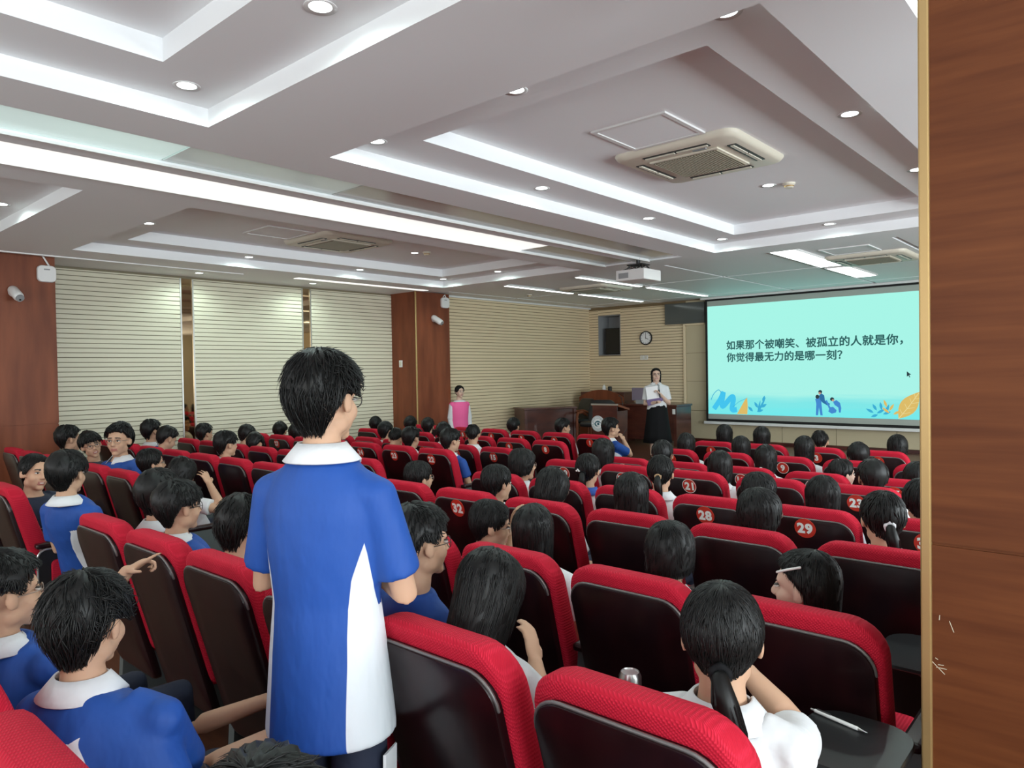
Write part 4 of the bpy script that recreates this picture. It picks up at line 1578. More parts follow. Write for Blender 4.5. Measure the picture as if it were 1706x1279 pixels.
def person(label, px, py, row=None, rel=0, hair='boy', shirt='blue', y=None, s=0.94, hx=None, hy=None, pitch=0, roll=0, glasses=None,
           arms=None, vox=0.010, byaw=None, stand=None, strands=140, spiky=False, detail=0, floor=None, lean=None, tail=None, tie=None,
           collar='white', smile=False, skin='skin', wide=1.0, tlen=.20, seat=0.50, head=None, trousers='navy_cloth', dz=0.0, shirt_t0=-.10, sleeve=.62, hair_len=1.0, vest=None, orn=(), tbase=(0, -.108, -.005)):
    rnd = random.Random(int(px * 7 + py * 13))
    yaw = rel + view_deg(px)
    if y is None:
        y = YR[row] + 0.20
    hc = Vector(head) if head else at_y(px, py, y)
    fr = Frame(hc, yaw, pitch, roll, s)
    fz = floor if floor is not None else floor_row(row)
    if stand is not None:
        H = Vector((hx if hx is not None else hc.x, hy if hy is not None else hc.y - 0.02, fz + stand))
    else:
        H = Vector((hx if hx is not None else hc.x, hy if hy is not None else YR[row] + 0.27, fz + seat))
    root = Vector((H.x, H.y, fz))
    by = R(byaw if byaw is not None else (yaw * .25 if stand is None else yaw))
    br, bf = Vector((math.cos(by), -math.sin(by), 0)), Vector((math.sin(by), math.cos(by), 0))
    Nk = hc - fr.u * .150 * s - fr.f * .035 * s
    Nk = Nk + (Vector((hc.x, hc.y, 0)) - Vector((Nk.x, Nk.y, 0))) * 0.35
    Nk.z = hc.z - .138 * s
    a = Nk - H
    b2 = br.cross(a.normalized())
    if b2.dot(bf) < 0:
        b2 = -b2
    SEC = [(-.42, .172, .140), (-.30, .170, .138), (-.18, .166, .134), (-.08, .162, .128), (.08, .158, .118), (.32, .146, .106), (.55, .160, .114), (.72, .168, .112), (.82, .158, .100), (.90, .122, .084), (.96, .085, .068), (1.01, .062, .060)]

    def trunk(bm, grow, t0, t1, ex=1.0, hem=0.0):
        rings = []
        for t, rx_, ry_ in SEC:
            if t < t0 - 1e-6 or t > t1:
                continue
            g = grow + hem * max(0.0, (.45 - t))
            c = H + a * t
            rings.append([c + br * ((rx_ * ex * wide + g) * s * math.cos(q)) + b2 * ((ry_ * ex * wide + g) * s * math.sin(q)) for q in np.linspace(0, 2 * PI, 25)[:-1]])
        loft(bm, rings, True)

    t = thing('person', label, 'person', root, 0)
    t['group'] = 'students in the audience' if stand is None else 'people standing'
    if stand is not None:
        del t['group']
    # arms
    A = {}
    for sd, sx in (('R', 1), ('L', -1)):
        S = H + a * .80 + br * (sx * .168 * s * wide)
        spec = (arms or {}).get(sd)
        if spec is None:
            E_ = S - Vector((0, 0, .25 * s)) + bf * .07 * s + br * (sx * .035 * s)
            W_ = E_ + bf * .20 * s - br * (sx * .09 * s) - Vector((0, 0, .03 * s))
            spec = dict(e=E_, w=W_, d=(W_ - E_), n=Vector((0, 0, -1)), curl=30)
        else:
            spec = dict(spec)
            for q in ('e', 'w'):
                if len(spec[q]) == 3 and not isinstance(spec[q], Vector):
                    v = spec[q]
                    spec[q] = H + a * .80 + (br * v[0] + bf * v[1] + Vector((0, 0, v[2]))) * s if spec.get('loc', True) else Vector(v)
        A[sd] = (S, spec, sx)
    # the body: one surface fused from overlapping volumes
    bm = bmesh.new()
    add_head(bm, fr)
    tube(bm, [H + a * .93, Nk + Vector((0, 0, .02)), fr.w((0, -.018, -.085)), fr.w((0, -.015, -.04))], [.062 * s, .054 * s, .050 * s, .05 * s], 16)
    trunk(bm, -.010, -.18, 1.02)
    for sd, (S, sp, sx) in A.items():
        ellipsoid(bm, S, (.044 * s, .044 * s, .044 * s))
        E_, W_ = sp['e'], sp['w']
        fd = (W_ - E_).normalized()
        tube(bm, [S, S.lerp(E_, .5), E_, E_.lerp(W_, .35), W_, W_ + fd * .015], [.042 * s, .042 * s, .037 * s, .037 * s, .026 * s, .026 * s], 12)
        add_hand(bm, W_ + fd * .012, sp.get('d', fd), sp.get('n', Vector((0, 0, -1))), sp.get('curl', 30), sp.get('thumb', -sx), s * .95, sp.get('spread', 0), sp.get('curls'))
    if stand is not None:
        for sx in (-1, 1):
            hp = H + br * sx * .085 * s
            tube(bm, [hp, hp * .5 + Vector((root.x + br.x * sx * .09, root.y + br.y * sx * .09, fz)) * .5, Vector((root.x + br.x * sx * .09, root.y + br.y * sx * .09, fz + .06))], [.08 * s, .055 * s, .036 * s], 12)
    for v in bm.verts:
        v.co -= root
    me = D.meshes.new('body')
    bm.to_mesh(me)
    bm.free()
    o = D.objects.new('tmp', me)
    COL.objects.link(o)
    md = o.modifiers.new('r', 'REMESH')
    md.mode = 'VOXEL'
    md.voxel_size = vox
    sm = o.modifiers.new('s', 'SMOOTH')
    sm.factor = .5
    sm.iterations = 3 if vox > .007 else 4

    def body_done(me):
        bm = bmesh.new()
        bm.from_mesh(me)
        D.meshes.remove(me)
        for f in bm.faces:
            f.smooth = True
            q = fr.inv(f.calc_center_median() + root)
            if q.y > .055 and abs(q.x) < .06 and -.12 < q.z < .06:
                if abs(q.x) < .023 and -.0745 < q.z < -.052 and .072 < q.y < .098:
                    f.material_index = 1
                elif .012 < abs(q.x) < .048 and .0215 < q.z - .004 * (1 - abs(abs(q.x) - .03) / .02) < .0305:
                    f.material_index = 2
        for sx in (-1, 1):
            ellipsoid(bm, fr.w((sx * .031, .0785, .0045)) - root, (.0150 * s, .009 * s, .0055 * s), fr.axes, 10, 3)
            ellipsoid(bm, fr.w((sx * .031, .0835, .0045)) - root, (.0068 * s, .0058 * s, .0054 * s), fr.axes, 10, 4)
            ellipsoid(bm, fr.w((sx * .031, .0790, .0100)) - root, (.0158 * s, .0095 * s, .0022 * s), fr.axes, 10, 2)
        if smile:
            ellipsoid(bm, fr.w((0, .0845, -.062)) - root, (.015 * s, .007 * s, .0036 * s), fr.axes, 12, 5)
        me = D.meshes.new('body')
        bm.to_mesh(me)
        bm.free()
        link('body', me, [M[skin], M['lips'], M['brow'], M['eye_white'], M['eye_dark'], M['teeth']], t)
    later(o, body_done)
    # hair
    hm = hair_mesh(hair, rnd, strands, spiky, fr, root, hair_len)
    ho = obj('hair', hm, M['hair'], t)
    if tail or hair == 'pony':
        pb, tb = pony_tail(fr, root, rnd, tlen, 30 if strands < 500 else 160, base=tbase, side=rnd.uniform(-1, 1))
        po = obj('ponytail', pb, M['hair'], t)
        obj('hair_tie', tb, M[tie or 'black_cloth'], t, smooth=True)
    for ox, oy, oz, orr in orn:
        bm = bmesh.new()
        ellipsoid(bm, fr.w((ox, oy, oz)), (orr, orr * .6, orr * .8), fr.axes, 10)
        for v in bm.verts:
            v.co -= root
        obj('hair_clip', bm, M['white'], t, smooth=True)
    if glasses:
        obj('glasses', glasses_mesh(fr, root), M['frame_dark' if glasses == 'dark' else 'frame_gold'], t, smooth=True)
    # shirt
    bm = bmesh.new()
    trunk(bm, .013, shirt_t0, .97, hem=(.015 if stand is not None else .0))
    for sd, (S, sp, sx) in A.items():
        E_ = sp['e']
        ellipsoid(bm, S, (.055 * s, .056 * s, .055 * s))
        tube(bm, [S.lerp(H + a * .88, .45), S, S.lerp(E_, sleeve * .6), S.lerp(E_, sleeve)], [.064 * s, .060 * s, .061 * s, .065 * s], 14, round_ends=False)
        if sleeve > .95:
            tube(bm, [S.lerp(E_, .9), E_, E_.lerp(sp['w'], .9)], [.056 * s, .052 * s, .042 * s], 12)
    for v in bm.verts:
        v.co -= root
    me = D.meshes.new('shirt')
    bm.to_mesh(me)
    bm.free()
    o = D.objects.new('tmp', me)
    COL.objects.link(o)
    md = o.modifiers.new('r', 'REMESH')
    md.mode = 'VOXEL'
    md.voxel_size = max(.008, vox * 1.1)
    sm = o.modifiers.new('s', 'SMOOTH')
    sm.factor = .5
    sm.iterations = 12

    def shirt_done(me):
        me.name = 'shirt'
        me.materials.clear()
        if shirt == 'blue':
            at = me.attributes.new('panel', 'FLOAT', 'POINT')
            L2 = a.length_squared
            vals = []
            arm = [(S_, sp_['e']) for S_, sp_, _ in A.values()]
            for v in me.vertices:
                p = v.co + root - H
                q = p.dot(a) / L2
                lat = abs(p.dot(br)) / (np.interp(q, [x[0] for x in SEC], [x[1] for x in SEC]) * s * wide + .013)
                bound = float(np.interp(q, [-.2, .2, .45, .62, .70], [.66, .70, .76, .90, 1.0]))
                sl_ = 1.0
                if q > .30:
                    for S_, E_ in arm:
                        tt = max(0.0, min(1.0, (p + H - S_).dot(E_ - S_) / (E_ - S_).length_squared))
                        sl_ = min(sl_, .5 + ((p + H - S_.lerp(E_, tt)).length - .078 * s) * 30)
                vals.append(0.0 if q > .74 else max(0.0, min(1.0, sl_, .5 + (lat - bound) * 4)))
            at.data.foreach_set('value', vals)
        link('shirt', me, M['blue_cloth' if shirt == 'blue' else shirt], t, True)
    later(o, shirt_done)
    if vest:
        bm = bmesh.new()
        trunk(bm, .030, -.18, .955)
        for sd, (S, sp, sx) in A.items():
            ellipsoid(bm, S + br * (-sx * .012 * s), (.070 * s, .068 * s, .070 * s))
        for v in bm.verts:
            v.co -= root
        me = D.meshes.new('vest')
        bm.to_mesh(me)
        bm.free()
        o = D.objects.new('tmp', me)
        COL.objects.link(o)
        md = o.modifiers.new('r', 'REMESH')
        md.mode = 'VOXEL'
        md.voxel_size = .01
        sm = o.modifiers.new('s', 'SMOOTH')
        sm.iterations = 4

        def vest_done(me):
            me.name = 'vest'
            link('vest', me, M[vest], t, True)
        later(o, vest_done)
    # collar: a turned-down band round the neck, open at the throat
    if collar:
        bm = bmesh.new()
        rings = []
        for rr, zz in ((.064, .022), (.069, .024), (.088, .002), (.112, -.026), (.108, -.030), (.084, -.010), (.066, .008)):
            ring = []
            for k in range(29):
                an = R(-252 + 324 * k / 28)
                ring.append(Nk + (br * math.cos(an) * rr + bf * math.sin(an) * rr * .92) * s * (.95 + .05 * wide) + Vector((0, 0, zz * s - (.012 if math.sin(an) > .5 else 0))))
            rings.append(ring)
        loft(bm, rings + [rings[0]], False, closed=False)
        for v in bm.verts:
            v.co -= root
        obj('collar', bm, M['white_cloth' if collar == 'white' else collar], t, smooth=True)
    # trousers and shoes
    bm = bmesh.new()
    if trousers:
        if stand is None:
            ellipsoid(bm, H + Vector((0, 0, -.01)), (.165 * s, .125 * s, .105 * s), (br, bf, Vector((0, 0, 1))))
            for sx in (-1, 1):
                hp = H + br * sx * .085 * s + bf * .02
                kn = hp + bf * .40 * s + br * sx * .03 - Vector((0, 0, .02))
                kn.z = max(kn.z, fz + .50)
                an = Vector((kn.x + bf.x * .02, kn.y + bf.y * .02, fz + .09))
                tube(bm, [hp, hp.lerp(kn, .5), kn, kn.lerp(an, .5), an], [.088 * s, .080 * s, .066 * s, .060 * s, .052 * s], 12)
                sh = bmesh.new()
                ellipsoid(sh, an + bf * .06 - Vector((0, 0, .052)), (.046, .125, .038), (br, bf, Vector((0, 0, 1))), 12)
                for v in sh.verts:
                    v.co -= root
                obj('shoe', sh, M['white'], t)
        else:
            ellipsoid(bm, H, (.150 * s, .112 * s, .12 * s), (br, bf, Vector((0, 0, 1))))
            for sx in (-1, 1):
                hp = H + br * sx * .085 * s
                an = Vector((root.x + br.x * sx * .10, root.y + br.y * sx * .10, fz + .05))
                tube(bm, [hp, hp.lerp(an, .5), an], [.082 * s, .080 * s, .075 * s], 14, round_ends=False)
                sh = bmesh.new()
                ellipsoid(sh, Vector((an.x, an.y, fz + .035)) + bf * .06, (.045, .125, .038), (br, bf, Vector((0, 0, 1))), 12)
                for v in sh.verts:
                    v.co -= root
                obj('shoe', sh, M['white'], t)
        for v in bm.verts:
            v.co -= root
        me = D.meshes.new('trousers')
        bm.to_mesh(me)
        bm.free()
        o = D.objects.new('tmp', me)
        COL.objects.link(o)
        md = o.modifiers.new('r', 'REMESH')
        md.mode = 'VOXEL'
        md.voxel_size = .014
        sm = o.modifiers.new('s', 'SMOOTH')
        sm.iterations = 4

        def tr_done(me):
            me.name = 'trousers'
            link('trousers', me, M[trousers], t, True)
        later(o, tr_done)
    else:
        bm.free()
    return dict(root=t, fr=fr, H=H, a=a, br=br, bf=bf, Nk=Nk, A=A, o=root, s=s)



V = Vector
W = 'white_cloth'
NEAR = dict(vox=.0065, strands=1500)
MID = dict(vox=.008, strands=500)


def wa(e, w, d=None, n=(0, 0, -1), curl=30, **k):
    """an arm given by elbow and wrist in the room"""
    q = dict(e=V(e), w=V(w), n=V(n), curl=curl, loc=False, **k)
    q['d'] = V(d) if d is not None else V(w) - V(e)
    return q


# the standing boy
boy = person('standing boy in royal blue polo with white side panels, seen from behind', 545, 668, y=1.10, rel=40, hair='boy', shirt='blue', s=.92, floor=.24,
             stand=.80, hy=1.09, byaw=-24, glasses='dark', wide=1.0, shirt_t0=-.33, sleeve=.80, vox=.006, strands=2600, spiky=True, pitch=2,
             arms=dict(R=dict(e=(.225, .05, -.285), w=(-.03, .25, -.22), d=V((-.8, .2, .1)), curl=60), L=dict(e=(-.245, .05, -.285), w=(-.10, .30, -.20), d=V((.3, .6, .2)), curl=60)))
b_ = boy
for sx in (1, -1):   # white stripes down the trousers
    bm = bmesh.new()
    H_, br_, bf_ = b_['H'], b_['br'], b_['bf']
    c0 = H_ + br_ * sx * .150
    rings = []
    for z in np.linspace(.60, .10, 8):
        k = (.60 - z) / .5
        c = V((H_.x, H_.y, 0)) + br_ * sx * (.172 - .012 * k)
        rings.append([c + bf_ * q + br_ * sx * d + V((0, 0, .24 + z)) - b_['o'] for q, d in ((-.035, 0), (.035, 0), (.030, .006), (-.030, .006))])
    loft(bm, rings, True)
    obj('side_stripe', bm, M['white_cloth'], b_['root'])

# the back row
person('boy in blue polo with white collar, reaching both arms towards the standing boy', 150, 1040, 9, 38, 'boy', 'blue', y=.60, s=.88, hx=-1.62, hy=.66, byaw=-34, spiky=True, vox=.006, strands=2600, wide=1.05,
       pitch=6, sleeve=.70, arms=dict(L=wa(at_y(292, 1222, 1.00), at_y(440, 1168, 1.13), n=(0, 0, -1)), R=wa(at_y(318, 1292, .84), at_y(462, 1222, .98), n=(0, 0, -1))))
person('boy in blue polo and thin glasses pointing forward, left of the reaching boy', 10, 990, 9, 72, 'boy', 'blue', y=.56, s=.88, hx=-2.42, hy=.66, byaw=-20, glasses='gold', vox=.006, strands=1500,
       arms=dict(R=wa(at_y(120, 1085, .78), at_y(207, 958, .95), at_y(240, 938, 1.0) - at_y(207, 958, .95), n=(-.2, -.3, -1), curls=[3, 75, 80, 85])))
person('student with spiky black hair right below the camera in the last row', 430, 1440, 9, 10, 'boy', 'blue', y=.42, s=.90, hy=.66, spiky=True, strands=900)

# eighth row, near block
person('boy in dark glasses turned right, in front of second chair of the eighth row', 300, 846, 8, 62, 'fringe', 'blue', y=1.46, s=.92, glasses='dark', **NEAR)
person('boy half hidden behind the glasses boy at the aisle end of the eighth row', 266, 826, 8, 40, 'boy', W, y=1.50, hx=-3.62, **MID)
person('boy with spiky hair looking down, left of the standing boy', 405, 880, 8, 42, 'boy', W, y=1.47, hx=-2.60, pitch=14, glasses='dark', spiky=True, **NEAR)
person('boy in dark glasses partly hidden by the standing boy, beside row seven', 702, 906, 8, 62, 'boy', 'blue', y=1.50, hx=-2.06, s=.90, wide=.9, glasses='dark', collar=None, **NEAR)
person('girl with long loose hair bowing her head, right of the standing boy', 818, 992, 8, 42, 'long', W, y=1.52, s=.96, hx=-1.52, wide=.9, pitch=26, vox=.007, strands=2200,
       arms=dict(R=wa(at_y(905, 1180, 1.60), at_y(893, 1112, 1.66), (-.3, .2, .6), n=(-1, 0, 0), curl=25)))
person('girl in white with a low black ponytail sitting before the nearest chair', 1203, 1064, 8, 2, 'pony', W, y=1.55, s=1.0, pitch=4, wide=.9, vox=.0065, strands=2600, tlen=.23, sleeve=.58, tbase=(0, -.108, -.042),
       arms=dict(R=wa(at_y(1322, 1208, 1.74), at_y(1252, 1128, 1.76), (-.5, .1, .5), n=(-.6, -.3, -.2), curl=40)))
# eighth row, wall block
person('boy in blue polo leaning into the aisle towards the laughing girl', 114, 790, 8, 36, 'fringe', 'blue', y=1.42, hx=-4.90, s=1.0, byaw=-20, sleeve=.7, **NEAR)
person('laughing girl in navy with tied hair facing back, at the left edge', 59, 788, 8, 152, 'tied', 'navy_cloth', y=1.50, hx=-5.75, s=1.0, byaw=60, roll=-6, smile=True, collar=None, **NEAR)

# seventh row, wall block
person('boy in profile whispering to the grinning boy in glasses', 116, 732, 7, 72, 'boy', 'blue', y=2.45, s=1.0, **MID)
person('grinning boy in dark glasses with tilted head facing the camera', 152, 742, 7, 166, 'fringe', 'navy_cloth', y=2.45, s=.98, byaw=20, roll=14, glasses='dark', smile=True, collar=None, **MID)
person('stout boy in blue polo and glasses turned back to the camera', 198, 734, 7, 206, 'boy', 'blue', y=2.45, s=1.12, byaw=170, hy=2.52, glasses='gold', wide=1.2, **MID)
person('girl in profile with hair drawn back, second seat of row seven by wall', 253, 772, 7, 76, 'tied', W, y=2.42, glasses='gold', **MID)
person('girl in white scratching her head with a raised hand', 304, 790, 7, 48, 'short_bob', W, y=2.38, pitch=18, vox=.0065, strands=900,
       arms=dict(R=wa(at_y(372, 850, 2.50), at_y(350, 808, 2.52), at_y(335, 778, 2.50) - at_y(350, 808, 2.52), n=(-1, -.2, 0), curl=22, spread=.6)))
# seventh row, near block
person('girl in dark glasses with hair drawn back, turned right before chair 32', 819, 876, 7, 84, 'tied', W, y=2.42, s=.92, hx=-2.22, pitch=8, glasses='gold', collar='blue_collar', **NEAR)
person('girl with straight shoulder length hair touching her cheek, right of the glasses girl', 889, 886, 7, 16, 'long', W, y=2.42, vox=.007, strands=1400,
       arms=dict(L=wa(at_y(846, 930, 2.50), at_y(855, 884, 2.56), (.1, .05, .8), n=(1, .1, 0), curl=40)))
person('girl with cropped black hair and white ear hook, third from the column in row seven', 1118, 922, 7, 26, 'short_bob', W, y=2.45, orn=((-.092, -.02, -.04, .012),), **NEAR)
clipgirl = person('girl with a long white hair clip turned left, next to the column', 1338, 980, 7, -72, 'tucked', W, y=2.42, s=.96, skin='skin_pale', **NEAR)

# sixth row
person('boy in blue polo by the slatted wall, head above the sixth row', 254, 719, 6, 58, 'boy', 'blue', hx=-8.15)
person('boy with bowed head in front of the boy at the slatted wall', 279, 732, 6, 62, 'boy', 'blue', pitch=26, hx=-7.65)
person('boy with full black hair in profile, middle of the sixth row by the wall', 378, 741, 6, 60, 'fringe', W, **MID)
person('girl with glasses half hidden behind the chair right of the standing boy', 699, 797, 6, 60, 'tied', W, glasses='gold', **MID)
person('girl with hair behind her ear leaning beside chair 32', 829, 806, 6, 52, 'tied', W, **MID)
person('girl with short hair and glasses, head bowed, two seats right of chair 32', 921, 816, 6, 42, 'short_bob', W, pitch=16, glasses='gold', **MID)
person('girl with a plain black bob below chair 20', 1052, 826, 6, 6, 'bob', W, **MID)
person('girl with greyish bob and pale glasses between chairs 28 and 29', 1268, 858, 6, 46, 'short_bob', W, glasses='gold', **MID)
person('girl with a patterned scrunchie ponytail beside the column', 1470, 866, 6, -14, 'pony', W, tie='white_cloth', tlen=.12, **MID)

# fifth row
person('boy with brown black hair below the first mirror strip', 342, 723, 5, 56, 'boy', W, hx=-8.70)
person('boy with dark hair in the fifth row, behind the profile boy', 412, 726, 5, 50, 'boy', W, pitch=20, y=4.5, hx=-8.25, hy=4.3)
person('bowed head with glossy hair left of the chair stickered 27', 425, 741, 5, 30, 'fringe', W, pitch=30, y=4.1, hx=-7.62)
person('short haired woman in glasses turned right, left of chair 19', 872, 775, 5, 64, 'short_bob', W, glasses='gold', s=.96, **MID)
person('girl with a pearl hair clip and tied hair beside chair 19', 980, 784, 5, 20, 'pony', W, collar='blue_collar', tlen=.12, orn=((-.05, -.112, .012, .008), (-.03, -.118, .012, .008), (-.04, -.115, .022, .008)), **MID)
person('girl with a tan scrunchie ponytail left of chair 21', 1101, 789, 5, 10, 'pony', W, tie='scrunchie', tlen=.18, **MID)
person('girl with glossy bob turned right above chair 28', 1267, 822, 5, 50, 'short_bob', W, **MID)
person('student with smooth black bob left of chair 23', 1370, 829, 5, -8, 'bob', W, **MID)
person('girl with tied hair cut off by the column edge', 1534, 836, 5, -5, 'tied', 'blue', **MID)

# fourth row
person('boy in front of the chair stickered 27 by the wall', 467, 719, 4, 14, 'boy', W)
person('boy half hidden by the standing boy hair, beside chair 26', 494, 722, 4, 14, 'boy', W)
person('boy bowing so his neck shows, above chair 23', 660, 732, 4, 20, 'buzz', W, pitch=34, hx=-6.40)
person('boy with thick black hair right of the bowed neck, before chair 22', 686, 731, 4, 36, 'boy', W)
person('boy in blue polo looking right, before chair 22 at the aisle', 752, 735, 4, 56, 'fringe', 'blue')
person('girl in white with long bob between chairs 19 and 20', 1006, 755, 4, 32, 'bob', W)
person('head of a girl behind the tan scrunchie ponytail', 1104, 758, 4, 8, 'pony', W, tlen=.10)
person('girl with straight shiny bob behind chair 21', 1200, 778, 4, 10, 'bob', W)
person('boy with cropped black hair right of the flower haired girl', 1453, 798, 4, -10, 'boy', W)

# third row
person('boy left of the bowed neck, head against the slatted wall', 643, 719, 3, 34, 'boy', W)
person('boy with round black hair below the mid pillar edge', 739, 721, 3, 10, 'boy', W)
person('boy with a shaved nape left of chair 15 by the wall', 788, 724, 3, 10, 'buzz', W)
person('girl with black bob and white ear piece left of chair 9', 1276, 765, 3, 10, 'bob', W, orn=((-.02, -.135, -.07, .018),))
person('girl with a loose fringe turned right beside chair 16', 1404, 790, 3, 58, 'tied', W, skin='skin_pale')
person('dark head at the column edge in the third row', 1527, 797, 3, -10, 'bob', W)

# second row
person('boy peeking beside the standing boy face, near the slatted wall', 626, 708, 2, 20, 'boy', W)
person('boy straight below the mid pillar corner', 684, 708, 2, 10, 'boy', W)
person('boy below the right face of the mid pillar', 713, 711, 2, 10, 'boy', W)
person('girl with short hair at the aisle, second row, left of chair 1', 1144, 741, 2, 22, 'short_bob', W)
person('girl with grey shining hair right of the near block chair 1', 1235, 747, 2, 10, 'bob', W)
person('girl in white with long dark bob left of chair 3', 1340, 748, 2, -2, 'bob', W)
person('boy with low black hair left of chair 4', 1430, 761, 2, 0, 'fringe', W)

# front row
person('boy between wall block chairs 3 and 4, head before the desk', 856, 711, 1, 20, 'boy', W)
person('boy looking right above wall block chair 2', 939, 713, 1, 62, 'boy', W)
penboy = person('boy in blue polo holding a pen to his mouth at the aisle', 1019, 714, 1, 70, 'boy', 'blue', y=7.85, s=1.0, byaw=25, sleeve=.7, vox=.0065, strands=500, hx=-5.22,
                arms=dict(R=wa(at_y(1050, 757, 8.00), at_y(1040, 735, 8.03), (-.3, -.05, .55), n=(-.8, .1, -.1), curl=60)))
person('student with black bob in front of near block chair 1', 1207, 725, 1, 2, 'short_bob', W)
person('girl with parted black hair in front of near block chair 2', 1269, 729, 1, 0, 'bob', W)
person('boy with cropped hair behind the dark bob at chair 3', 1366, 736, 1, 0, 'buzz', W)
person('student with black hair in front of near block chair 4', 1495, 745, 1, -5, 'short_bob', W)

# the presenter and the girl in the pink vest
wm = person('woman presenter in white blouse and long black skirt holding papers and microphone', 1093, 625, y=10.6, rel=172, hair='presenter', shirt=W, s=.95, floor=STAGE_Z, stand=.80, hy=10.62, pitch=-6, glasses='gold',
            collar=W, vox=.0065, strands=500, trousers=None, hair_len=.8, sleeve=.75, skin='skin_pale', smile=True, shirt_t0=-.18,
            arms=dict(R=dict(e=(.20, .04, -.27), w=(.02, .20, -.23), d=V((.5, -.5, .2)), curl=35), L=dict(e=(-.21, .03, -.27), w=(-.05, .17, -.10), d=V((-.3, -.3, .5)), curl=70)))
H_, br_, bf_, o_ = wm['H'], wm['br'], wm['bf'], wm['o']
bm = bmesh.new()
rings = []
for z, rx_, ry_ in ((.955, .138, .105), (.90, .155, .12), (.80, .172, .14), (.60, .195, .165), (.40, .222, .195), (.27, .240, .21), (.268, .225, .195), (.50, .18, .15)):
    rings.append([V((br_.x * rx_ * math.cos(q) * (1 + .05 * math.sin(9 * q) * (1 - z)) + bf_.x * ry_ * math.sin(q), br_.y * rx_ * math.cos(q) + bf_.y * ry_ * math.sin(q) * (1 + .05 * math.sin(9 * q) * (1 - z)), z)) + V((H_.x - o_.x, H_.y - o_.y, 0)) for q in np.linspace(0, 2 * PI, 49)[:-1]])
loft(bm, rings, True)
obj('skirt', bm, M['black_cloth'], wm['root'], smooth=True)
for sx in (-1, 1):
    bm = bmesh.new()
    ellipsoid(bm, br_ * sx * .09 + bf_ * .06 + V((0, 0, .035)), (.040, .115, .035), (br_, bf_, V((0, 0, 1))), 12)
    obj('shoe', bm, M['black'], wm['root'])
S0 = H_ + wm['a'] * .80
wloc = lambda x, y, z: S0 + (br_ * x + bf_ * y + V((0, 0, z))) * wm['s']


def sheet(name, label, cat, c, ux, uz, w, h, th, m):
    n_ = ux.cross(uz).normalized()
    bm = bmesh.new()
    loft(bm, [[c + ux * a * w / 2 + uz * b * h / 2 + n_ * q for a, b in ((-1, -1), (1, -1), (1, 1), (-1, 1))] for q in (-th / 2, th / 2)], True)
    return tag(obj(name, bm, M[m]), label, cat)


up_ = (V((0, 0, 1)) + bf_ * .18 + br_ * .15).normalized()
px_ = (br_ - V((0, 0, 1)) * .15).normalized()
sheet('paper_sheet', 'white sheets of paper held to the chest of the presenter', 'paper', wloc(.085, .165, -.10), px_, up_, .20, .28, .004, 'paper')
sheet('folder', 'dark purple folder under the papers in the hand of the presenter', 'folder', wloc(.05, .150, -.20), (br_ - V((0, 0, 1)) * .35).normalized(), (V((0, 0, 1)) + br_ * .3).normalized(), .26, .10, .008, 'purple')
bm = bmesh.new()
m0, m1 = wloc(-.035, .215, -.14), wloc(-.01, .165, .055)
dd = (m1 - m0).normalized()
tube(bm, [m0, m0.lerp(m1, .7)], [.011, .015], 10)
mc = tag(obj('microphone', bm, M['black'], smooth=True), 'black hand microphone held below the chin of the presenter', 'microphone')
bm = bmesh.new()
ellipsoid(bm, m1, (.024, .024, .026), None, 12)
tube(bm, [m0.lerp(m1, .68), m0.lerp(m1, .85)], [.017, .02], 10)
obj('mesh_head', bm, M['grey'], mc)

pk = person('girl in a pink vest over white sleeves standing against the mid pillar', 764, 658, y=8.98, head=(-9.28, 9.08, 1.44), rel=150, hair='tied', shirt=W, s=.90, floor=0.0, stand=.76, byaw=110, vox=.008, strands=400, collar=None, sleeve=1.0, vest='pink_cloth', smile=True, skin='skin_pale',
            arms=dict(R=dict(e=(.21, .0, -.27), w=(.20, .08, -.50), d=V((0, 0, -1)), curl=20), L=dict(e=(-.21, .0, -.27), w=(-.20, .08, -.50), d=V((0, 0, -1)), curl=20)))
flush()

# hair ornaments
q = clipgirl
fr, o_ = q['fr'], q['o']
bm = bmesh.new()
tube(bm, [fr.w((-.076, .062, .064)) - o_, fr.w((-.086, .025, .080)) - o_, fr.w((-.084, -.018, .094)) - o_], .0042, 8)
obj('hair_clip', bm, M['white'], q['root'], smooth=True)

# ------------------------------------------------------------------ small things in the rows
bm = bmesh.new()
p0, p1 = at_y(1038, 724, 8.02), at_y(1044, 715, 8.06)
p0 = penboy['A']['R'][1]['w'] + V((-.03, 0, .06))
tube(bm, [p0, p0 + V((.05, .03, .10))], .004, 8)
tag(obj('pen', bm, M['black']), 'dark pen held to the mouth of the front row boy', 'pen')


def on_tablet(key):
    t = CH[key]
    return t


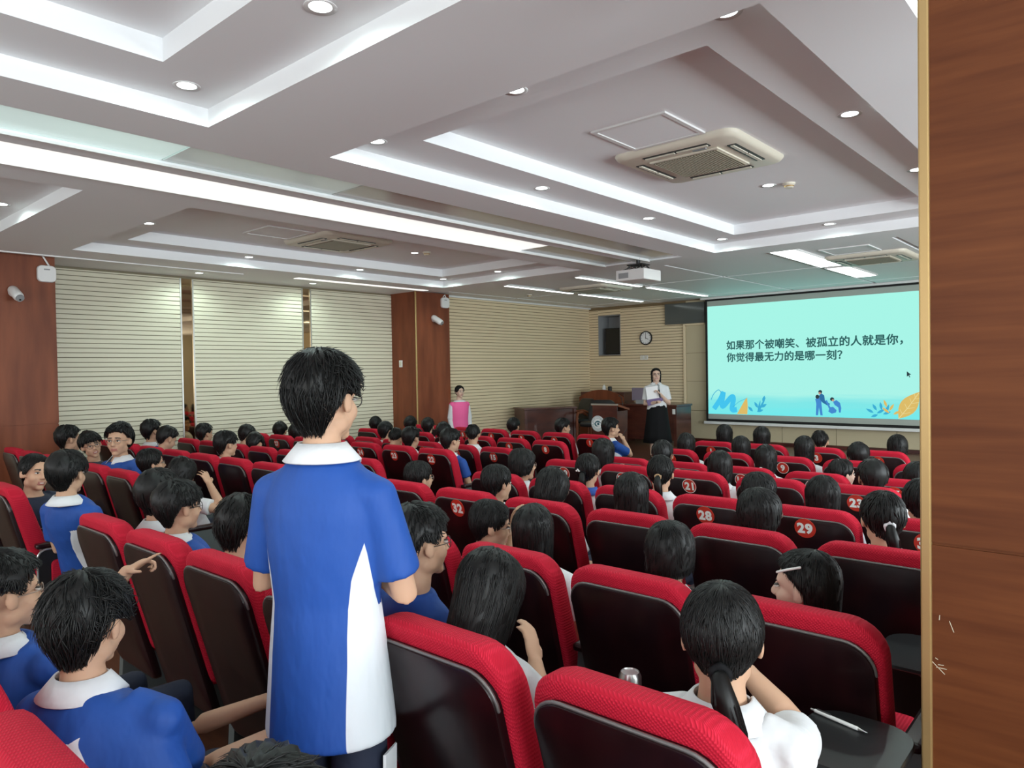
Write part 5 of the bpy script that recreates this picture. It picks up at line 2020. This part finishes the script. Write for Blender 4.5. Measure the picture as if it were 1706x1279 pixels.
tz = floor_row(8) + .66 + .018
t = CH[('R', 8, 6)]
c = V((t.location.x + .17, t.location.y + .70, tz + .006))
bm = bmesh.new()
d_ = V((.13, -.035, 0)).normalized()
tube(bm, [c - d_ * .07, c + d_ * .05], .0052, 10)
pn = tag(obj('mechanical_pencil', bm, M['white'], smooth=True), 'white mechanical pencil lying on the black writing tablet', 'pencil')
bm = bmesh.new()
tube(bm, [c + d_ * .05, c + d_ * .068, c + d_ * .078], [.0045, .002, .0008], 8, round_ends=False)
obj('tip', bm, M['silver'], pn)
bm = bmesh.new()
tube(bm, [c - d_ * .07, c - d_ * .083], .003, 8)
obj('push_button', bm, M['silver'], pn)
bm = bmesh.new()
box(bm, -.02, .02, -.0015, .0015, .005, .008, mtx=Matrix.Translation(c - d_ * .045) @ Matrix.Rotation(math.atan2(d_.y, d_.x), 4, 'Z'))
obj('pocket_clip', bm, M['silver'], pn)

t = CH[('R', 8, 5)]
c = V((t.location.x + .22, t.location.y + .50, floor_row(8) + .60 + .018))
bm = bmesh.new()
lathe(bm, c, [(.026, 0), (.033, .012), (.033, .112), (.027, .125), (.0255, .121)], 24)
cn = tag(obj('drink_can', bm, M['silver'], angle=50), 'silver drink can standing between the two nearest chairs', 'can')
bm = bmesh.new()
lathe(bm, c + V((0, 0, .121)), [(.0255, 0), (.024, .001), (.001, .0012)], 20)
obj('lid', bm, M['silver'], cn)

t = CH[('A', 7, 3)]
c = V((t.location.x + .10, t.location.y + .56, floor_row(7) + .68 + .018))
bm = bmesh.new()
box(bm, c.x - .045, c.x + .045, c.y - .03, c.y + .03, c.z, c.z + .075, bev=.003)
mk = tag(obj('milk_carton', bm, M['milk']), 'small white and mint carton on a writing tablet by the aisle', 'carton')
bm = bmesh.new()
loft(bm, [[V((c.x + x, c.y + y * k, c.z + z)) for x, y in ((-.045, -.03), (.045, -.03), (.045, .03), (-.045, .03))] for z, k in ((.075, 1), (.098, .12), (.108, .12))], True)
obj('gable_top', bm, M['white'], mk)
